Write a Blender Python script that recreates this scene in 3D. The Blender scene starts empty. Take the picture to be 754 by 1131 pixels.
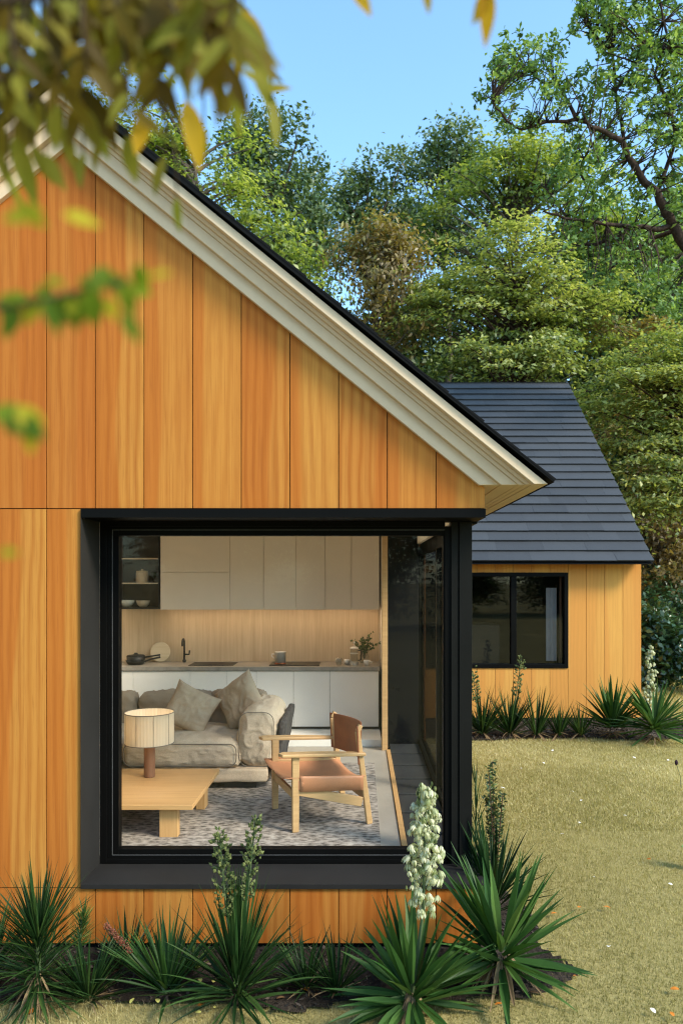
import bpy, bmesh, math, random
import numpy as np
from mathutils import Vector, Matrix, noise as mnoise

random.seed(7)
rng = np.random.default_rng(11)
sc = bpy.context.scene
COL = sc.collection
R = math.radians
F, CX, CY, CAMZ = 851.0, 397.0, 640.0, 2.29

def P(px, py, Y):
    return Vector(((px - CX) / F * Y, Y, CAMZ - (py - CY) / F * Y))

def G(px, py, z=0.0):
    Y = F * (CAMZ - z) / (py - CY)
    return Vector(((px - CX) / F * Y, Y, z))

# ------------------------------------------------------------------ helpers
def tag(o, label=None, cat=None, group=None, kind=None):
    if label: o['label'] = label
    if cat: o['category'] = cat
    if group: o['group'] = group
    if kind: o['kind'] = kind
    return o

def empty(name, loc=(0, 0, 0), rz=0.0, label=None, cat=None, group=None):
    o = bpy.data.objects.new(name, None)
    o.empty_display_size = 0.1
    COL.objects.link(o)
    o.location = loc
    o.rotation_euler = (0, 0, rz)
    return tag(o, label, cat, group)

def copy_tree(o, parent=None):
    c = o.copy()
    COL.objects.link(c)
    c.parent = parent
    for ch in list(o.children):
        copy_tree(ch, c)
    return c

class MB:
    def __init__(s):
        s.v, s.f, s.t = [], [], []
    def add(s, vs, fs, t=0.5):
        b = len(s.v)
        s.v.extend([tuple(p) for p in vs])
        for f in fs:
            s.f.append(tuple(i + b for i in f))
            s.t.append(t)
        return s
    def box(s, x0, x1, y0, y1, z0, z1, t=0.5):
        vs = [(x0, y0, z0), (x1, y0, z0), (x1, y1, z0), (x0, y1, z0), (x0, y0, z1), (x1, y0, z1), (x1, y1, z1), (x0, y1, z1)]
        return s.add(vs, [(0, 3, 2, 1), (4, 5, 6, 7), (0, 1, 5, 4), (1, 2, 6, 5), (2, 3, 7, 6), (3, 0, 4, 7)], t)
    def hexa(s, vs, t=0.5):
        return s.add(vs, [(0, 3, 2, 1), (4, 5, 6, 7), (0, 1, 5, 4), (1, 2, 6, 5), (2, 3, 7, 6), (3, 0, 4, 7)], t)
    def bar(s, a, b, w, h, up=(0, 0, 1), w2=None, h2=None, t=0.5):
        a, b, up = Vector(a), Vector(b), Vector(up)
        d = (b - a).normalized()
        sd = d.cross(up).normalized()
        u = sd.cross(d).normalized()
        w2 = w if w2 is None else w2
        h2 = h if h2 is None else h2
        vs = []
        for p, ww, hh in ((a, w, h), (b, w2, h2)):
            vs += [p - sd * ww / 2 - u * hh / 2, p + sd * ww / 2 - u * hh / 2, p + sd * ww / 2 + u * hh / 2, p - sd * ww / 2 + u * hh / 2]
        return s.hexa(vs, t)
    def prism(s, poly, y0, y1, t=0.5, axis='Y'):
        n = len(poly)
        def m(p, y):
            return (p[0], y, p[1]) if axis == 'Y' else ((y, p[0], p[1]) if axis == 'X' else (p[0], p[1], y))
        vs = [m(p, y0) for p in poly] + [m(p, y1) for p in poly]
        fs = [tuple(range(n)), tuple(range(2 * n - 1, n - 1, -1))]
        for i in range(n):
            j = (i + 1) % n
            fs.append((j, i, n + i, n + j))
        return s.add(vs, fs, t)
    def tube(s, pts, radii, n=8, t=0.5, caps=True):
        pts = [Vector(p) for p in pts]
        if isinstance(radii, (int, float)): radii = [radii] * len(pts)
        rings, ref = [], None
        for i, p in enumerate(pts):
            d = (pts[min(i + 1, len(pts) - 1)] - pts[max(i - 1, 0)])
            if d.length < 1e-9: d = Vector((0, 0, 1))
            d.normalize()
            if ref is None:
                ref = Vector((1, 0, 0)) if abs(d.x) < .8 else Vector((0, 1, 0))
            a = d.cross(ref).normalized()
            bb = a.cross(d).normalized()
            ref = bb
            rings.append([p + (a * math.cos(k * 2 * math.pi / n) + bb * math.sin(k * 2 * math.pi / n)) * radii[i] for k in range(n)])
        vs = [q for r in rings for q in r]
        fs = []
        for i in range(len(pts) - 1):
            for k in range(n):
                k2 = (k + 1) % n
                fs.append((i * n + k, i * n + k2, (i + 1) * n + k2, (i + 1) * n + k))
        if caps:
            fs.append(tuple(range(n - 1, -1, -1)))
            fs.append(tuple((len(pts) - 1) * n + k for k in range(n)))
        return s.add(vs, fs, t)
    def lathe(s, prof, c=(0, 0, 0), n=24, t=0.5, cap0=True, cap1=True, mat=None):
        vs = []
        for r, z in prof:
            for k in range(n):
                a = 2 * math.pi * k / n
                p = Vector((r * math.cos(a), r * math.sin(a), z))
                if mat is not None: p = mat @ p
                vs.append(Vector(c) + p)
        fs = []
        for i in range(len(prof) - 1):
            for k in range(n):
                k2 = (k + 1) % n
                fs.append((i * n + k, i * n + k2, (i + 1) * n + k2, (i + 1) * n + k))
        if cap0: fs.append(tuple(range(n - 1, -1, -1)))
        if cap1: fs.append(tuple((len(prof) - 1) * n + k for k in range(n)))
        return s.add(vs, fs, t)
    def build(s, name, mat, parent=None, smooth=False, bevel=0.0, seg=2):
        me = bpy.data.meshes.new(name)
        me.from_pydata(s.v, [], s.f)
        a = me.attributes.new('v', 'FLOAT', 'FACE')
        a.data.foreach_set('value', np.array(s.t, dtype=np.float32))
        me.materials.append(mat)
        if smooth:
            me.polygons.foreach_set('use_smooth', [True] * len(me.polygons))
        me.update()
        o = bpy.data.objects.new(name, me)
        COL.objects.link(o)
        o.parent = parent
        if bevel:
            m = o.modifiers.new('b', 'BEVEL'); m.width = bevel; m.segments = seg; m.limit_method = 'ANGLE'; m.angle_limit = R(40)
        return o

def np_mesh(name, verts, nper, vals, mat, parent=None, smooth=False):
    """verts (N*nper,3): N separate faces of nper corners"""
    N = len(verts) // nper
    me = bpy.data.meshes.new(name)
    me.vertices.add(N * nper)
    me.vertices.foreach_set('co', np.ascontiguousarray(verts, dtype=np.float32).ravel())
    me.loops.add(N * nper)
    me.loops.foreach_set('vertex_index', np.arange(N * nper, dtype=np.int32))
    me.polygons.add(N)
    me.polygons.foreach_set('loop_start', np.arange(N, dtype=np.int32) * nper)
    me.update(calc_edges=True)
    a = me.attributes.new('v', 'FLOAT', 'FACE')
    a.data.foreach_set('value', np.ascontiguousarray(vals, dtype=np.float32))
    me.materials.append(mat)
    me.validate()
    o = bpy.data.objects.new(name, me)
    COL.objects.link(o)
    o.parent = parent
    return o

def unit(a):
    return a / np.maximum(np.linalg.norm(a, axis=1, keepdims=True), 1e-9)

def leaf_quads(c, nrm, L, W, fold=0.12, dirs=None):
    N = len(c)
    nrm = unit(nrm)
    r = rng.normal(size=(N, 3)) if dirs is None else dirs
    d = unit(r - (r * nrm).sum(1, keepdims=True) * nrm)
    s_ = np.cross(nrm, d)
    L = np.asarray(L).reshape(-1, 1) * np.ones((N, 1)); W = np.asarray(W).reshape(-1, 1) * np.ones((N, 1))
    a = c - d * L / 2
    b = c + s_ * W / 2 + nrm * W * fold - d * L * .05
    e = c + d * L / 2 - nrm * L * .08
    f = c - s_ * W / 2 + nrm * W * fold - d * L * .05
    return np.stack([a, b, e, f], axis=1).reshape(-1, 3)

# ------------------------------------------------------------------ materials
def new_mat(name):
    m = bpy.data.materials.new(name)
    m.use_nodes = True
    nt = m.node_tree
    for n in list(nt.nodes): nt.nodes.remove(n)
    out = nt.nodes.new('ShaderNodeOutputMaterial')
    return m, nt, out

def N(nt, typ, **kw):
    n = nt.nodes.new(typ)
    for k, v in kw.items():
        if k in ('inputs',):
            for i, x in v.items(): n.inputs[i].default_value = x
        else: setattr(n, k, v)
    return n

def math_(nt, op, a, b=None, c=None):
    n = nt.nodes.new('ShaderNodeMath'); n.operation = op
    for i, x in enumerate((a, b, c)):
        if x is None: continue
        if isinstance(x, (int, float)): n.inputs[i].default_value = x
        else: nt.links.new(x, n.inputs[i])
    return n.outputs[0]

def ramp(nt, fac, stops, interp='LINEAR'):
    n = nt.nodes.new('ShaderNodeValToRGB')
    cr = n.color_ramp; cr.interpolation = interp
    while len(cr.elements) < len(stops): cr.elements.new(0.5)
    for e, (p, c) in zip(cr.elements, stops):
        e.position = p; e.color = (*c, 1) if len(c) == 3 else c
    nt.links.new(fac, n.inputs[0])
    return n.outputs[0]

def mixc(nt, fac, a, b, mode='MIX'):
    n = nt.nodes.new('ShaderNodeMix'); n.data_type = 'RGBA'; n.blend_type = mode
    for i, x in ((0, fac), (6, a), (7, b)):
        if isinstance(x, (int, float)): n.inputs[i].default_value = x
        elif isinstance(x, tuple): n.inputs[i].default_value = (*x, 1) if len(x) == 3 else x
        else: nt.links.new(x, n.inputs[i])
    return n.outputs[2]

def noise_(nt, vec, scale, detail=4, rough=.55, dist=0.0):
    n = nt.nodes.new('ShaderNodeTexNoise')
    n.inputs['Scale'].default_value = scale; n.inputs['Detail'].default_value = detail
    n.inputs['Roughness'].default_value = rough; n.inputs['Distortion'].default_value = dist
    if vec is not None: nt.links.new(vec, n.inputs['Vector'])
    return n.outputs['Fac']

def coords(nt, scale=(1, 1, 1), which='Object', rot=(0, 0, 0)):
    tc = nt.nodes.new('ShaderNodeTexCoord')
    mp = nt.nodes.new('ShaderNodeMapping')
    mp.inputs['Scale'].default_value = scale
    mp.inputs['Rotation'].default_value = rot
    nt.links.new(tc.outputs[which], mp.inputs['Vector'])
    return mp.outputs[0]

def princ(nt, out, color, rough=.5, metal=0.0, spec=.5, bump=None, bump_s=.2, bump_d=.01, coat=0.0):
    b = nt.nodes.new('ShaderNodeBsdfPrincipled')
    for k, x in (('Base Color', color), ('Roughness', rough), ('Metallic', metal), ('Specular IOR Level', spec), ('Coat Weight', coat)):
        if isinstance(x, (int, float)): b.inputs[k].default_value = x
        elif isinstance(x, tuple): b.inputs[k].default_value = (*x, 1)
        else: nt.links.new(x, b.inputs[k])
    if bump is not None:
        bp = nt.nodes.new('ShaderNodeBump'); bp.inputs['Strength'].default_value = bump_s; bp.inputs['Distance'].default_value = bump_d
        nt.links.new(bump, bp.inputs['Height']); nt.links.new(bp.outputs[0], b.inputs['Normal'])
    nt.links.new(b.outputs[0], out.inputs[0])
    return b

def plain(name, col, rough=.5, metal=0.0, spec=.5, var=.12, scale=6.0, bump=.05, coat=0.0):
    m, nt, out = new_mat(name)
    c = coords(nt)
    n = noise_(nt, c, scale, 5)
    n2 = noise_(nt, c, scale * 14, 3)
    lo = tuple(x * (1 - var) for x in col); hi = tuple(min(1, x * (1 + var)) for x in col)
    colr = ramp(nt, math_(nt, 'ADD', math_(nt, 'MULTIPLY', n, .7), math_(nt, 'MULTIPLY', n2, .3)), [(.3, lo), (.7, hi)])
    rg = math_(nt, 'MULTIPLY_ADD', n, .2, rough - .1)
    princ(nt, out, colr, rg, metal, spec, n2, bump, .004, coat)
    return m

def cladding_mat(name, phase, w, rows=(.394, 2.723), gain=1.0, yel=0.0):
    """vertical timber veneer boards; board identity from u = x + y"""
    m, nt, out = new_mat(name)
    tc = nt.nodes.new('ShaderNodeTexCoord')
    sx = nt.nodes.new('ShaderNodeSeparateXYZ'); nt.links.new(tc.outputs['Object'], sx.inputs[0])
    x, y, z = sx.outputs
    u = math_(nt, 'DIVIDE', math_(nt, 'SUBTRACT', math_(nt, 'ADD', x, y), phase), w)
    bid = math_(nt, 'FLOOR', u)
    loc = math_(nt, 'FRACT', u)
    row = math_(nt, 'ADD', math_(nt, 'GREATER_THAN', z, rows[0]), math_(nt, 'GREATER_THAN', z, rows[1]))
    key = nt.nodes.new('ShaderNodeCombineXYZ'); nt.links.new(bid, key.inputs[0]); nt.links.new(row, key.inputs[1])
    wn = nt.nodes.new('ShaderNodeTexWhiteNoise'); wn.noise_dimensions = '3D'; nt.links.new(key.outputs[0], wn.inputs['Vector'])
    rs = nt.nodes.new('ShaderNodeSeparateColor'); nt.links.new(wn.outputs['Color'], rs.inputs[0])
    r1, r2, r3 = rs.outputs[0], rs.outputs[1], rs.outputs[2]
    off = math_(nt, 'MULTIPLY', r1, 37.0)
    def gv(su, sz):
        c = nt.nodes.new('ShaderNodeCombineXYZ')
        nt.links.new(math_(nt, 'ADD', math_(nt, 'MULTIPLY', math_(nt, 'ADD', x, y), su), off), c.inputs[0])
        nt.links.new(math_(nt, 'MULTIPLY', z, sz), c.inputs[2])
        nt.links.new(off, c.inputs[1])
        return c.outputs[0]
    fine = noise_(nt, gv(105, 1.8), 1.0, 4, .65)
    pores = noise_(nt, gv(150, 5.0), 1.0, 2, .55)
    mid = noise_(nt, gv(16, .55), 1.0, 4, .55, .6)
    lowf = noise_(nt, gv(1.3, .42), 1.0, 1, .5)
    # flowing cathedral figure
    wv = nt.nodes.new('ShaderNodeTexWave'); wv.wave_type = 'BANDS'; wv.bands_direction = 'X'
    wv.inputs['Scale'].default_value = 1.0; wv.inputs['Distortion'].default_value = 9.0; wv.inputs['Detail'].default_value = 3.0; wv.inputs['Detail Scale'].default_value = 0.55
    nt.links.new(gv(5.0, 1.0), wv.inputs['Vector'])
    # two-tone veneer split: one side of the board yellower
    edge = math_(nt, 'ADD', loc, math_(nt, 'MULTIPLY', math_(nt, 'SUBTRACT', lowf, .5), 1.1))
    thr = math_(nt, 'MULTIPLY_ADD', r2, .9, .05)
    ss = nt.nodes.new('ShaderNodeMapRange'); ss.interpolation_type = 'SMOOTHSTEP'
    nt.links.new(math_(nt, 'SUBTRACT', edge, thr), ss.inputs[0]); ss.inputs[1].default_value = -.05; ss.inputs[2].default_value = .06
    side = math_(nt, 'ABSOLUTE', math_(nt, 'SUBTRACT', ss.outputs[0], math_(nt, 'GREATER_THAN', r3, .5)))
    amt = math_(nt, 'MULTIPLY', side, math_(nt, 'MULTIPLY_ADD', r1, .5, .45))
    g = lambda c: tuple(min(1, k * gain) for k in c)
    base = mixc(nt, amt, g((.42, .145, .026)), g((.51, .258, .056)))
    base = mixc(nt, math_(nt, 'MULTIPLY', r3, .62), base, g((.36, .100, .018)))
    base = mixc(nt, math_(nt, 'MULTIPLY_ADD', mid, .6, -.16), base, g((.28, .072, .011)))
    base = mixc(nt, math_(nt, 'MULTIPLY', math_(nt, 'POWER', wv.outputs['Fac'], 2.0), math_(nt, 'MULTIPLY_ADD', r2, .5, .15)), base, g((.25, .060, .007)))
    blot = noise_(nt, gv(3.2, 1.6), 1.0, 3, .55)
    base = mixc(nt, math_(nt, 'MULTIPLY_ADD', blot, .95, -.33), base, g((.36, .108, .016)))
    fr = nt.nodes.new('ShaderNodeMapRange'); nt.links.new(fine, fr.inputs[0]); fr.inputs[1].default_value = .47; fr.inputs[2].default_value = .72
    base = mixc(nt, math_(nt, 'MULTIPLY', fr.outputs[0], .48), base, g((.25, .070, .014)))
    pr = nt.nodes.new('ShaderNodeMapRange'); nt.links.new(pores, pr.inputs[0]); pr.inputs[1].default_value = .6; pr.inputs[2].default_value = .75
    base = mixc(nt, math_(nt, 'MULTIPLY', pr.outputs[0], .3), base, (.2, .06, .015))
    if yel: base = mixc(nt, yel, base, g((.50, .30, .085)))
    princ(nt, out, base, .55, 0, .08, fine, .15, .002)
    return m

def wood_mat(name, c_lo, c_hi, c_dark, axis=0, scale=1.0, rough=.5):
    m, nt, out = new_mat(name)
    s1 = [28 * scale] * 3; s1[axis] = 1.2 * scale
    s2 = [150 * scale] * 3; s2[axis] = 3.5 * scale
    a = noise_(nt, coords(nt, tuple(s1)), 1.0, 4, .6, .5)
    b = noise_(nt, coords(nt, tuple(s2)), 1.0, 3, .6)
    base = ramp(nt, a, [(.3, c_lo), (.7, c_hi)])
    fr = nt.nodes.new('ShaderNodeMapRange'); nt.links.new(b, fr.inputs[0]); fr.inputs[1].default_value = .52; fr.inputs[2].default_value = .78
    base = mixc(nt, math_(nt, 'MULTIPLY', fr.outputs[0], .5), base, c_dark)
    princ(nt, out, base, rough, 0, .35, b, .08, .002)
    return m

def leaf_mat(name, stops, trans=.35, rough=.45, spec=.5):
    m, nt, out = new_mat(name)
    at = nt.nodes.new('ShaderNodeAttribute'); at.attribute_name = 'v'
    c = ramp(nt, at.outputs['Fac'], stops)
    b = nt.nodes.new('ShaderNodeBsdfPrincipled')
    nt.links.new(c, b.inputs['Base Color']); b.inputs['Roughness'].default_value = rough; b.inputs['Specular IOR Level'].default_value = spec
    t = nt.nodes.new('ShaderNodeBsdfTranslucent')
    tcol = mixc(nt, 1.0, c, (1.5, 1.45, .6), 'MULTIPLY')
    nt.links.new(tcol, t.inputs[0])
    mx = nt.nodes.new('ShaderNodeMixShader'); mx.inputs[0].default_value = trans
    nt.links.new(b.outputs[0], mx.inputs[1]); nt.links.new(t.outputs[0], mx.inputs[2])
    nt.links.new(mx.outputs[0], out.inputs[0])
    return m

def glass_mat(name, tint=(1, 1, 1), ior=1.5, gain=1.0):
    m, nt, out = new_mat(name)
    tr = nt.nodes.new('ShaderNodeBsdfTransparent'); tr.inputs[0].default_value = (*tint, 1)
    gl = nt.nodes.new('ShaderNodeBsdfGlossy'); gl.inputs['Roughness'].default_value = 0.015
    fr = nt.nodes.new('ShaderNodeFresnel')
    ge = nt.nodes.new('ShaderNodeNewGeometry')
    # a thin pane reflects alike from both sides
    nt.links.new(math_(nt, 'ADD', ior, math_(nt, 'MULTIPLY', ge.outputs['Backfacing'], 1.0 / ior - ior)), fr.inputs['IOR'])
    c = noise_(nt, coords(nt), 1.3, 2)
    bp = nt.nodes.new('ShaderNodeBump'); bp.inputs['Strength'].default_value = .02; bp.inputs['Distance'].default_value = .02
    nt.links.new(c, bp.inputs['Height']); nt.links.new(bp.outputs[0], gl.inputs['Normal'])
    mx = nt.nodes.new('ShaderNodeMixShader')
    nt.links.new(math_(nt, 'MINIMUM', math_(nt, 'MULTIPLY', fr.outputs[0], gain), 1.0), mx.inputs[0])
    nt.links.new(tr.outputs[0], mx.inputs[1]); nt.links.new(gl.outputs[0], mx.inputs[2])
    nt.links.new(mx.outputs[0], out.inputs[0])
    return m

def tinted_glass_mat(name, T=.8, ior=1.3):
    m, nt, out = new_mat(name)
    ge = nt.nodes.new('ShaderNodeNewGeometry')
    dt = nt.nodes.new('ShaderNodeVectorMath'); dt.operation = 'DOT_PRODUCT'
    nt.links.new(ge.outputs['Normal'], dt.inputs[0]); nt.links.new(ge.outputs['Incoming'], dt.inputs[1])
    c = math_(nt, 'MAXIMUM', math_(nt, 'ABSOLUTE', dt.outputs['Value']), .05)
    tv = math_(nt, 'POWER', T, math_(nt, 'DIVIDE', 1.0, c))
    cc = nt.nodes.new('ShaderNodeCombineColor')
    for i in range(3): nt.links.new(tv, cc.inputs[i])
    tr = nt.nodes.new('ShaderNodeBsdfTransparent'); nt.links.new(cc.outputs[0], tr.inputs[0])
    gl = nt.nodes.new('ShaderNodeBsdfGlossy'); gl.inputs['Roughness'].default_value = .03; gl.inputs[0].default_value = (.5, .5, .5, 1)
    fr = nt.nodes.new('ShaderNodeFresnel')
    nt.links.new(math_(nt, 'ADD', ior, math_(nt, 'MULTIPLY', ge.outputs['Backfacing'], 1.0 / ior - ior)), fr.inputs['IOR'])
    mx = nt.nodes.new('ShaderNodeMixShader'); nt.links.new(fr.outputs[0], mx.inputs[0])
    nt.links.new(tr.outputs[0], mx.inputs[1]); nt.links.new(gl.outputs[0], mx.inputs[2]); nt.links.new(mx.outputs[0], out.inputs[0])
    return m

def emit_mat(name, col, s):
    m, nt, out = new_mat(name)
    e = nt.nodes.new('ShaderNodeEmission'); e.inputs[0].default_value = (*col, 1); e.inputs[1].default_value = s
    nt.links.new(e.outputs[0], out.inputs[0])
    return m

def fabric_mat(name, col, scale=180, var=.15, bump=.25, rough=.9):
    m, nt, out = new_mat(name)
    a = noise_(nt, coords(nt), 9, 5, .6)
    b = noise_(nt, coords(nt), scale, 2, .5)
    c = ramp(nt, math_(nt, 'MULTIPLY_ADD', b, .5, math_(nt, 'MULTIPLY', a, .5)), [(.3, tuple(x * (1 - var) for x in col)), (.7, tuple(x * (1 + var) for x in col))])
    princ(nt, out, c, rough, 0, .15, math_(nt, 'ADD', math_(nt, 'MULTIPLY', b, .35), a), bump, .012)
    return m

def rug_mat():
    m, nt, out = new_mat('woven_rug')
    a = noise_(nt, coords(nt, (34, 60, 10)), 1.0, 3, .7)
    b = noise_(nt, coords(nt, (4, 4, 4)), 1.0, 4, .65)
    v = nt.nodes.new('ShaderNodeTexVoronoi'); v.inputs['Scale'].default_value = 1.0
    nt.links.new(coords(nt, (16, 28, 10)), v.inputs['Vector'])
    h = math_(nt, 'ADD', math_(nt, 'MULTIPLY', a, .55), math_(nt, 'ADD', math_(nt, 'MULTIPLY', v.outputs['Distance'], .35), math_(nt, 'MULTIPLY', b, .25)))
    c = ramp(nt, h, [(.42, (.085, .072, .062)), (.53, (.22, .19, .16)), (.63, (.36, .31, .265)), (.8, (.50, .44, .375))])
    princ(nt, out, c, .95, 0, .1, a, .5, .01)
    return m

def ground_mat(name, stops, scale=1.2, fine=60, bump=.4):
    m, nt, out = new_mat(name)
    c = coords(nt)
    a = noise_(nt, c, scale, 6, .65)
    b = noise_(nt, c, fine, 4, .7)
    col = ramp(nt, math_(nt, 'ADD', math_(nt, 'MULTIPLY', a, .5), math_(nt, 'MULTIPLY', b, .5)), stops)
    princ(nt, out, col, .95, 0, .1, b, bump, .02)
    return m

def bark_mat(name, lo, hi):
    m, nt, out = new_mat(name)
    a = noise_(nt, coords(nt, (14, 14, 3)), 1.0, 6, .7, .4)
    c = ramp(nt, a, [(.35, lo), (.7, hi)])
    princ(nt, out, c, .9, 0, .15, a, .8, .03)
    return m

def slate_mat(name, gain=1.0):
    m, nt, out = new_mat(name)
    at = nt.nodes.new('ShaderNodeAttribute'); at.attribute_name = 'v'
    a = noise_(nt, coords(nt), 3, 5, .6)
    b = noise_(nt, coords(nt, (40, 40, 40)), 1.0, 4, .65)
    h = math_(nt, 'ADD', math_(nt, 'MULTIPLY', at.outputs['Fac'], .30), math_(nt, 'ADD', math_(nt, 'MULTIPLY', a, .30), math_(nt, 'MULTIPLY', b, .42)))
    g = lambda c: tuple(k * gain for k in c)
    c = ramp(nt, h, [(.25, g((.024, .026, .031))), (.75, g((.044, .047, .054)))])
    princ(nt, out, c, .62, 0, .4, b, .25, .004)
    return m

M = {}
M['clad'] = cladding_mat('orange_timber_veneer', .767 + 4.73, .2986)
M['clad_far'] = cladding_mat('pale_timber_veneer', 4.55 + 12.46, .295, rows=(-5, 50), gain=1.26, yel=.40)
M['black'] = plain('black_metal', (.0035, .0034, .0033), .45, 0, .06, .1, 3, .02)
M['char'] = plain('charcoal_metal', (.021, .0195, .0185), .55, 0, .08, .12, 4, .02)
M['postm'] = plain('post_metal', (.008, .0078, .007), .5, 0, .08, .12, 4, .02)
M['edge_black'] = plain('roof_edge_black', (.004, .004, .0045), .7, 0, .1, .2, 20, .1)
M['beige'] = plain('beige_trim_paint', (.60, .45, .305), .55, 0, .3, .05, 5, .03)
M['slate'] = slate_mat('slate_shingle')
M['warm'] = plain('warm_plaster', (.86, .75, .60), .8, 0, .2, .03, 3, .03)
M['white'] = plain('white_plaster', (.85, .82, .76), .8, 0, .2, .03, 3, .03)
M['cab'] = plain('cream_cabinet_paint', (.74, .66, .575), .42, 0, .4, .03, 3, .01)
M['cab_low'] = plain('white_cabinet_paint', (.82, .785, .74), .42, 0, .4, .03, 3, .01)
M['birch'] = wood_mat('birch_backsplash', (.50, .38, .25), (.62, .49, .34), (.38, .26, .16), 2, .8, .45)
M['oak'] = wood_mat('oak_table', (.50, .275, .105), (.60, .35, .145), (.36, .18, .065), 0, 1.0, .45)
M['oak_v'] = wood_mat('oak_upright', (.50, .275, .105), (.60, .35, .145), (.36, .18, .065), 2, 1.0, .45)
M['ash'] = wood_mat('ash_chair', (.50, .295, .13), (.60, .375, .175), (.36, .195, .085), 0, 1.2, .45)
M['terracotta'] = wood_mat('reddish_wood', (.19, .085, .045), (.25, .115, .06), (.12, .05, .028), 2, 1.0, .5)
M['leather'] = plain('tan_leather', (.52, .225, .11), .48, 0, .4, .12, 8, .12)
M['leather_d'] = plain('brown_leather', (.27, .085, .035), .42, 0, .45, .25, 9, .12)
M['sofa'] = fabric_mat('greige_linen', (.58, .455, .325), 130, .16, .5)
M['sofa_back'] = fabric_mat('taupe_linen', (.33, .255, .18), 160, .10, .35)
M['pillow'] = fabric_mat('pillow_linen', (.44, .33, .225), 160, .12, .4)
M['sofa_side'] = fabric_mat('quilted_charcoal', (.075, .065, .06), 40, .6, .6)
M['seam'] = plain('dark_piping', (.20, .165, .125), .9)
M['rug'] = rug_mat()
M['conc'] = plain('polished_concrete', (.36, .32, .265), .38, 0, .4, .14, 2.5, .03)
M['slab'] = plain('dark_stone_slab', (.035, .036, .036), .5, 0, .3, .2, 4, .05)
M['gloss_black'] = plain('glossy_black_panel', (.008, .008, .009), .3, 0, .25, .2, 2, .01)
M['stone'] = plain('grey_stone_counter', (.30, .27, .235), .35, 0, .5, .25, 12, .02)
M['steel'] = plain('brushed_steel', (.72, .70, .67), .42, .55, .5, .06, 20, .02)
M['copper'] = plain('copper_base', (.60, .22, .12), .3, 1.0, .5, .06, 20, .02)
M['iron'] = plain('cast_iron', (.016, .016, .017), .5, 0, .4, .2, 20, .05)
M['board'] = wood_mat('pale_cutting_board', (.55, .45, .31), (.64, .54, .39), (.42, .32, .2), 0, 1, .6)
M['ceramic'] = plain('cream_ceramic', (.62, .52, .40), .4, 0, .5, .08, 6, .01)
M['white_cer'] = plain('white_ceramic', (.72, .70, .66), .25, 0, .5, .05, 6, .01)
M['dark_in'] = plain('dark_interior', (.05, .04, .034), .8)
M['dark_box'] = plain('dark_shelf_box', (.055, .045, .036), .6)
M['curtain'] = plain('white_curtain', (.62, .62, .63), .8)
M['glass'] = glass_mat('clear_window_glass', (.98, .98, .97), 1.38)
M['glass_side'] = tinted_glass_mat('tinted_window_glass', .84, 1.18)
M['glass_far'] = glass_mat('dim_window_glass', (.62, .60, .58), 1.5, 1.3)
M['ware_glass'] = glass_mat('clear_glassware', (.85, .87, .87), 1.5, 1.5)
M['led'] = emit_mat('warm_led', (1.0, .76, .50), 26.0)
M['bark'] = bark_mat('grey_brown_bark', (.035, .027, .02), (.11, .09, .07))
M['bark_d'] = bark_mat('dark_reddish_bark', (.022, .013, .010), (.075, .048, .038))
M['twig'] = bark_mat('twig_bark', (.03, .02, .012), (.08, .055, .035))
# foliage
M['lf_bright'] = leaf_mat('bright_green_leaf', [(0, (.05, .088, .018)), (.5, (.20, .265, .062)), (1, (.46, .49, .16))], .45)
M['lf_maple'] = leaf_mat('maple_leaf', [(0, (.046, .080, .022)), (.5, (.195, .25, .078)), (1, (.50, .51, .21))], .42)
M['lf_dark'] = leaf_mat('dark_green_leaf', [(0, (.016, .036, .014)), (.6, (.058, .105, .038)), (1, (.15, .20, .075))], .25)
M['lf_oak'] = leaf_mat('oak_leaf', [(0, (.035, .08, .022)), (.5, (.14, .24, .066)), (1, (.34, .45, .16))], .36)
M['lf_brown'] = leaf_mat('brown_dry_leaf', [(0, (.09, .062, .024)), (.5, (.215, .155, .06)), (1, (.30, .27, .09))], .35)
M['lf_gloss'] = leaf_mat('glossy_bush_leaf', [(0, (.012, .035, .012)), (.6, (.03, .075, .025)), (1, (.07, .13, .05))], .15, .3, .6)
M['lf_near'] = leaf_mat('olive_hanging_leaf', [(0, (.07, .045, .006)), (.35, (.18, .125, .014)), (.7, (.25, .25, .04)), (.9, (.48, .30, .02)), (1, (.60, .31, .015))], .55, .55, .18)
M['lf_near_g'] = leaf_mat('green_hanging_leaf', [(0, (.035, .085, .006)), (.5, (.17, .22, .012)), (1, (.42, .34, .02))], .5, .6, .15)
M['yucca'] = leaf_mat('yucca_leaf', [(0, (.008, .026, .006)), (.5, (.026, .070, .015)), (.85, (.070, .135, .030)), (1, (.22, .24, .05))], .16, .45, .14)
M['yucca_dark'] = leaf_mat('dark_strap_leaf', [(0, (.006, .017, .005)), (.5, (.017, .046, .012)), (.9, (.055, .10, .024)), (1, (.12, .03, .02))], .14, .45, .12)
M['dry'] = leaf_mat('dry_leaf', [(0, (.14, .085, .04)), (1, (.34, .235, .12))], .2, .8)
M['spike'] = leaf_mat('pale_green_bud', [(0, (.028, .052, .014)), (1, (.19, .21, .075))], .2, .6, .2)
M['bloom'] = leaf_mat('cream_bell_flower', [(0, (.20, .24, .085)), (.45, (.44, .45, .27)), (1, (.63, .62, .47))], .3, .55)
M['redspike'] = leaf_mat('red_brown_bud', [(0, (.10, .025, .015)), (1, (.26, .09, .05))], .1)
M['stem'] = plain('plant_stem', (.055, .085, .03), .6)
M['stem_red'] = plain('reddish_plant_stem', (.11, .05, .028), .6)
M['grass'] = leaf_mat('lawn_grass', [(0, (.15, .14, .044)), (.35, (.30, .265, .105)), (.7, (.46, .39, .20)), (1, (.62, .55, .33))], .32, .8, .1)
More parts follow.
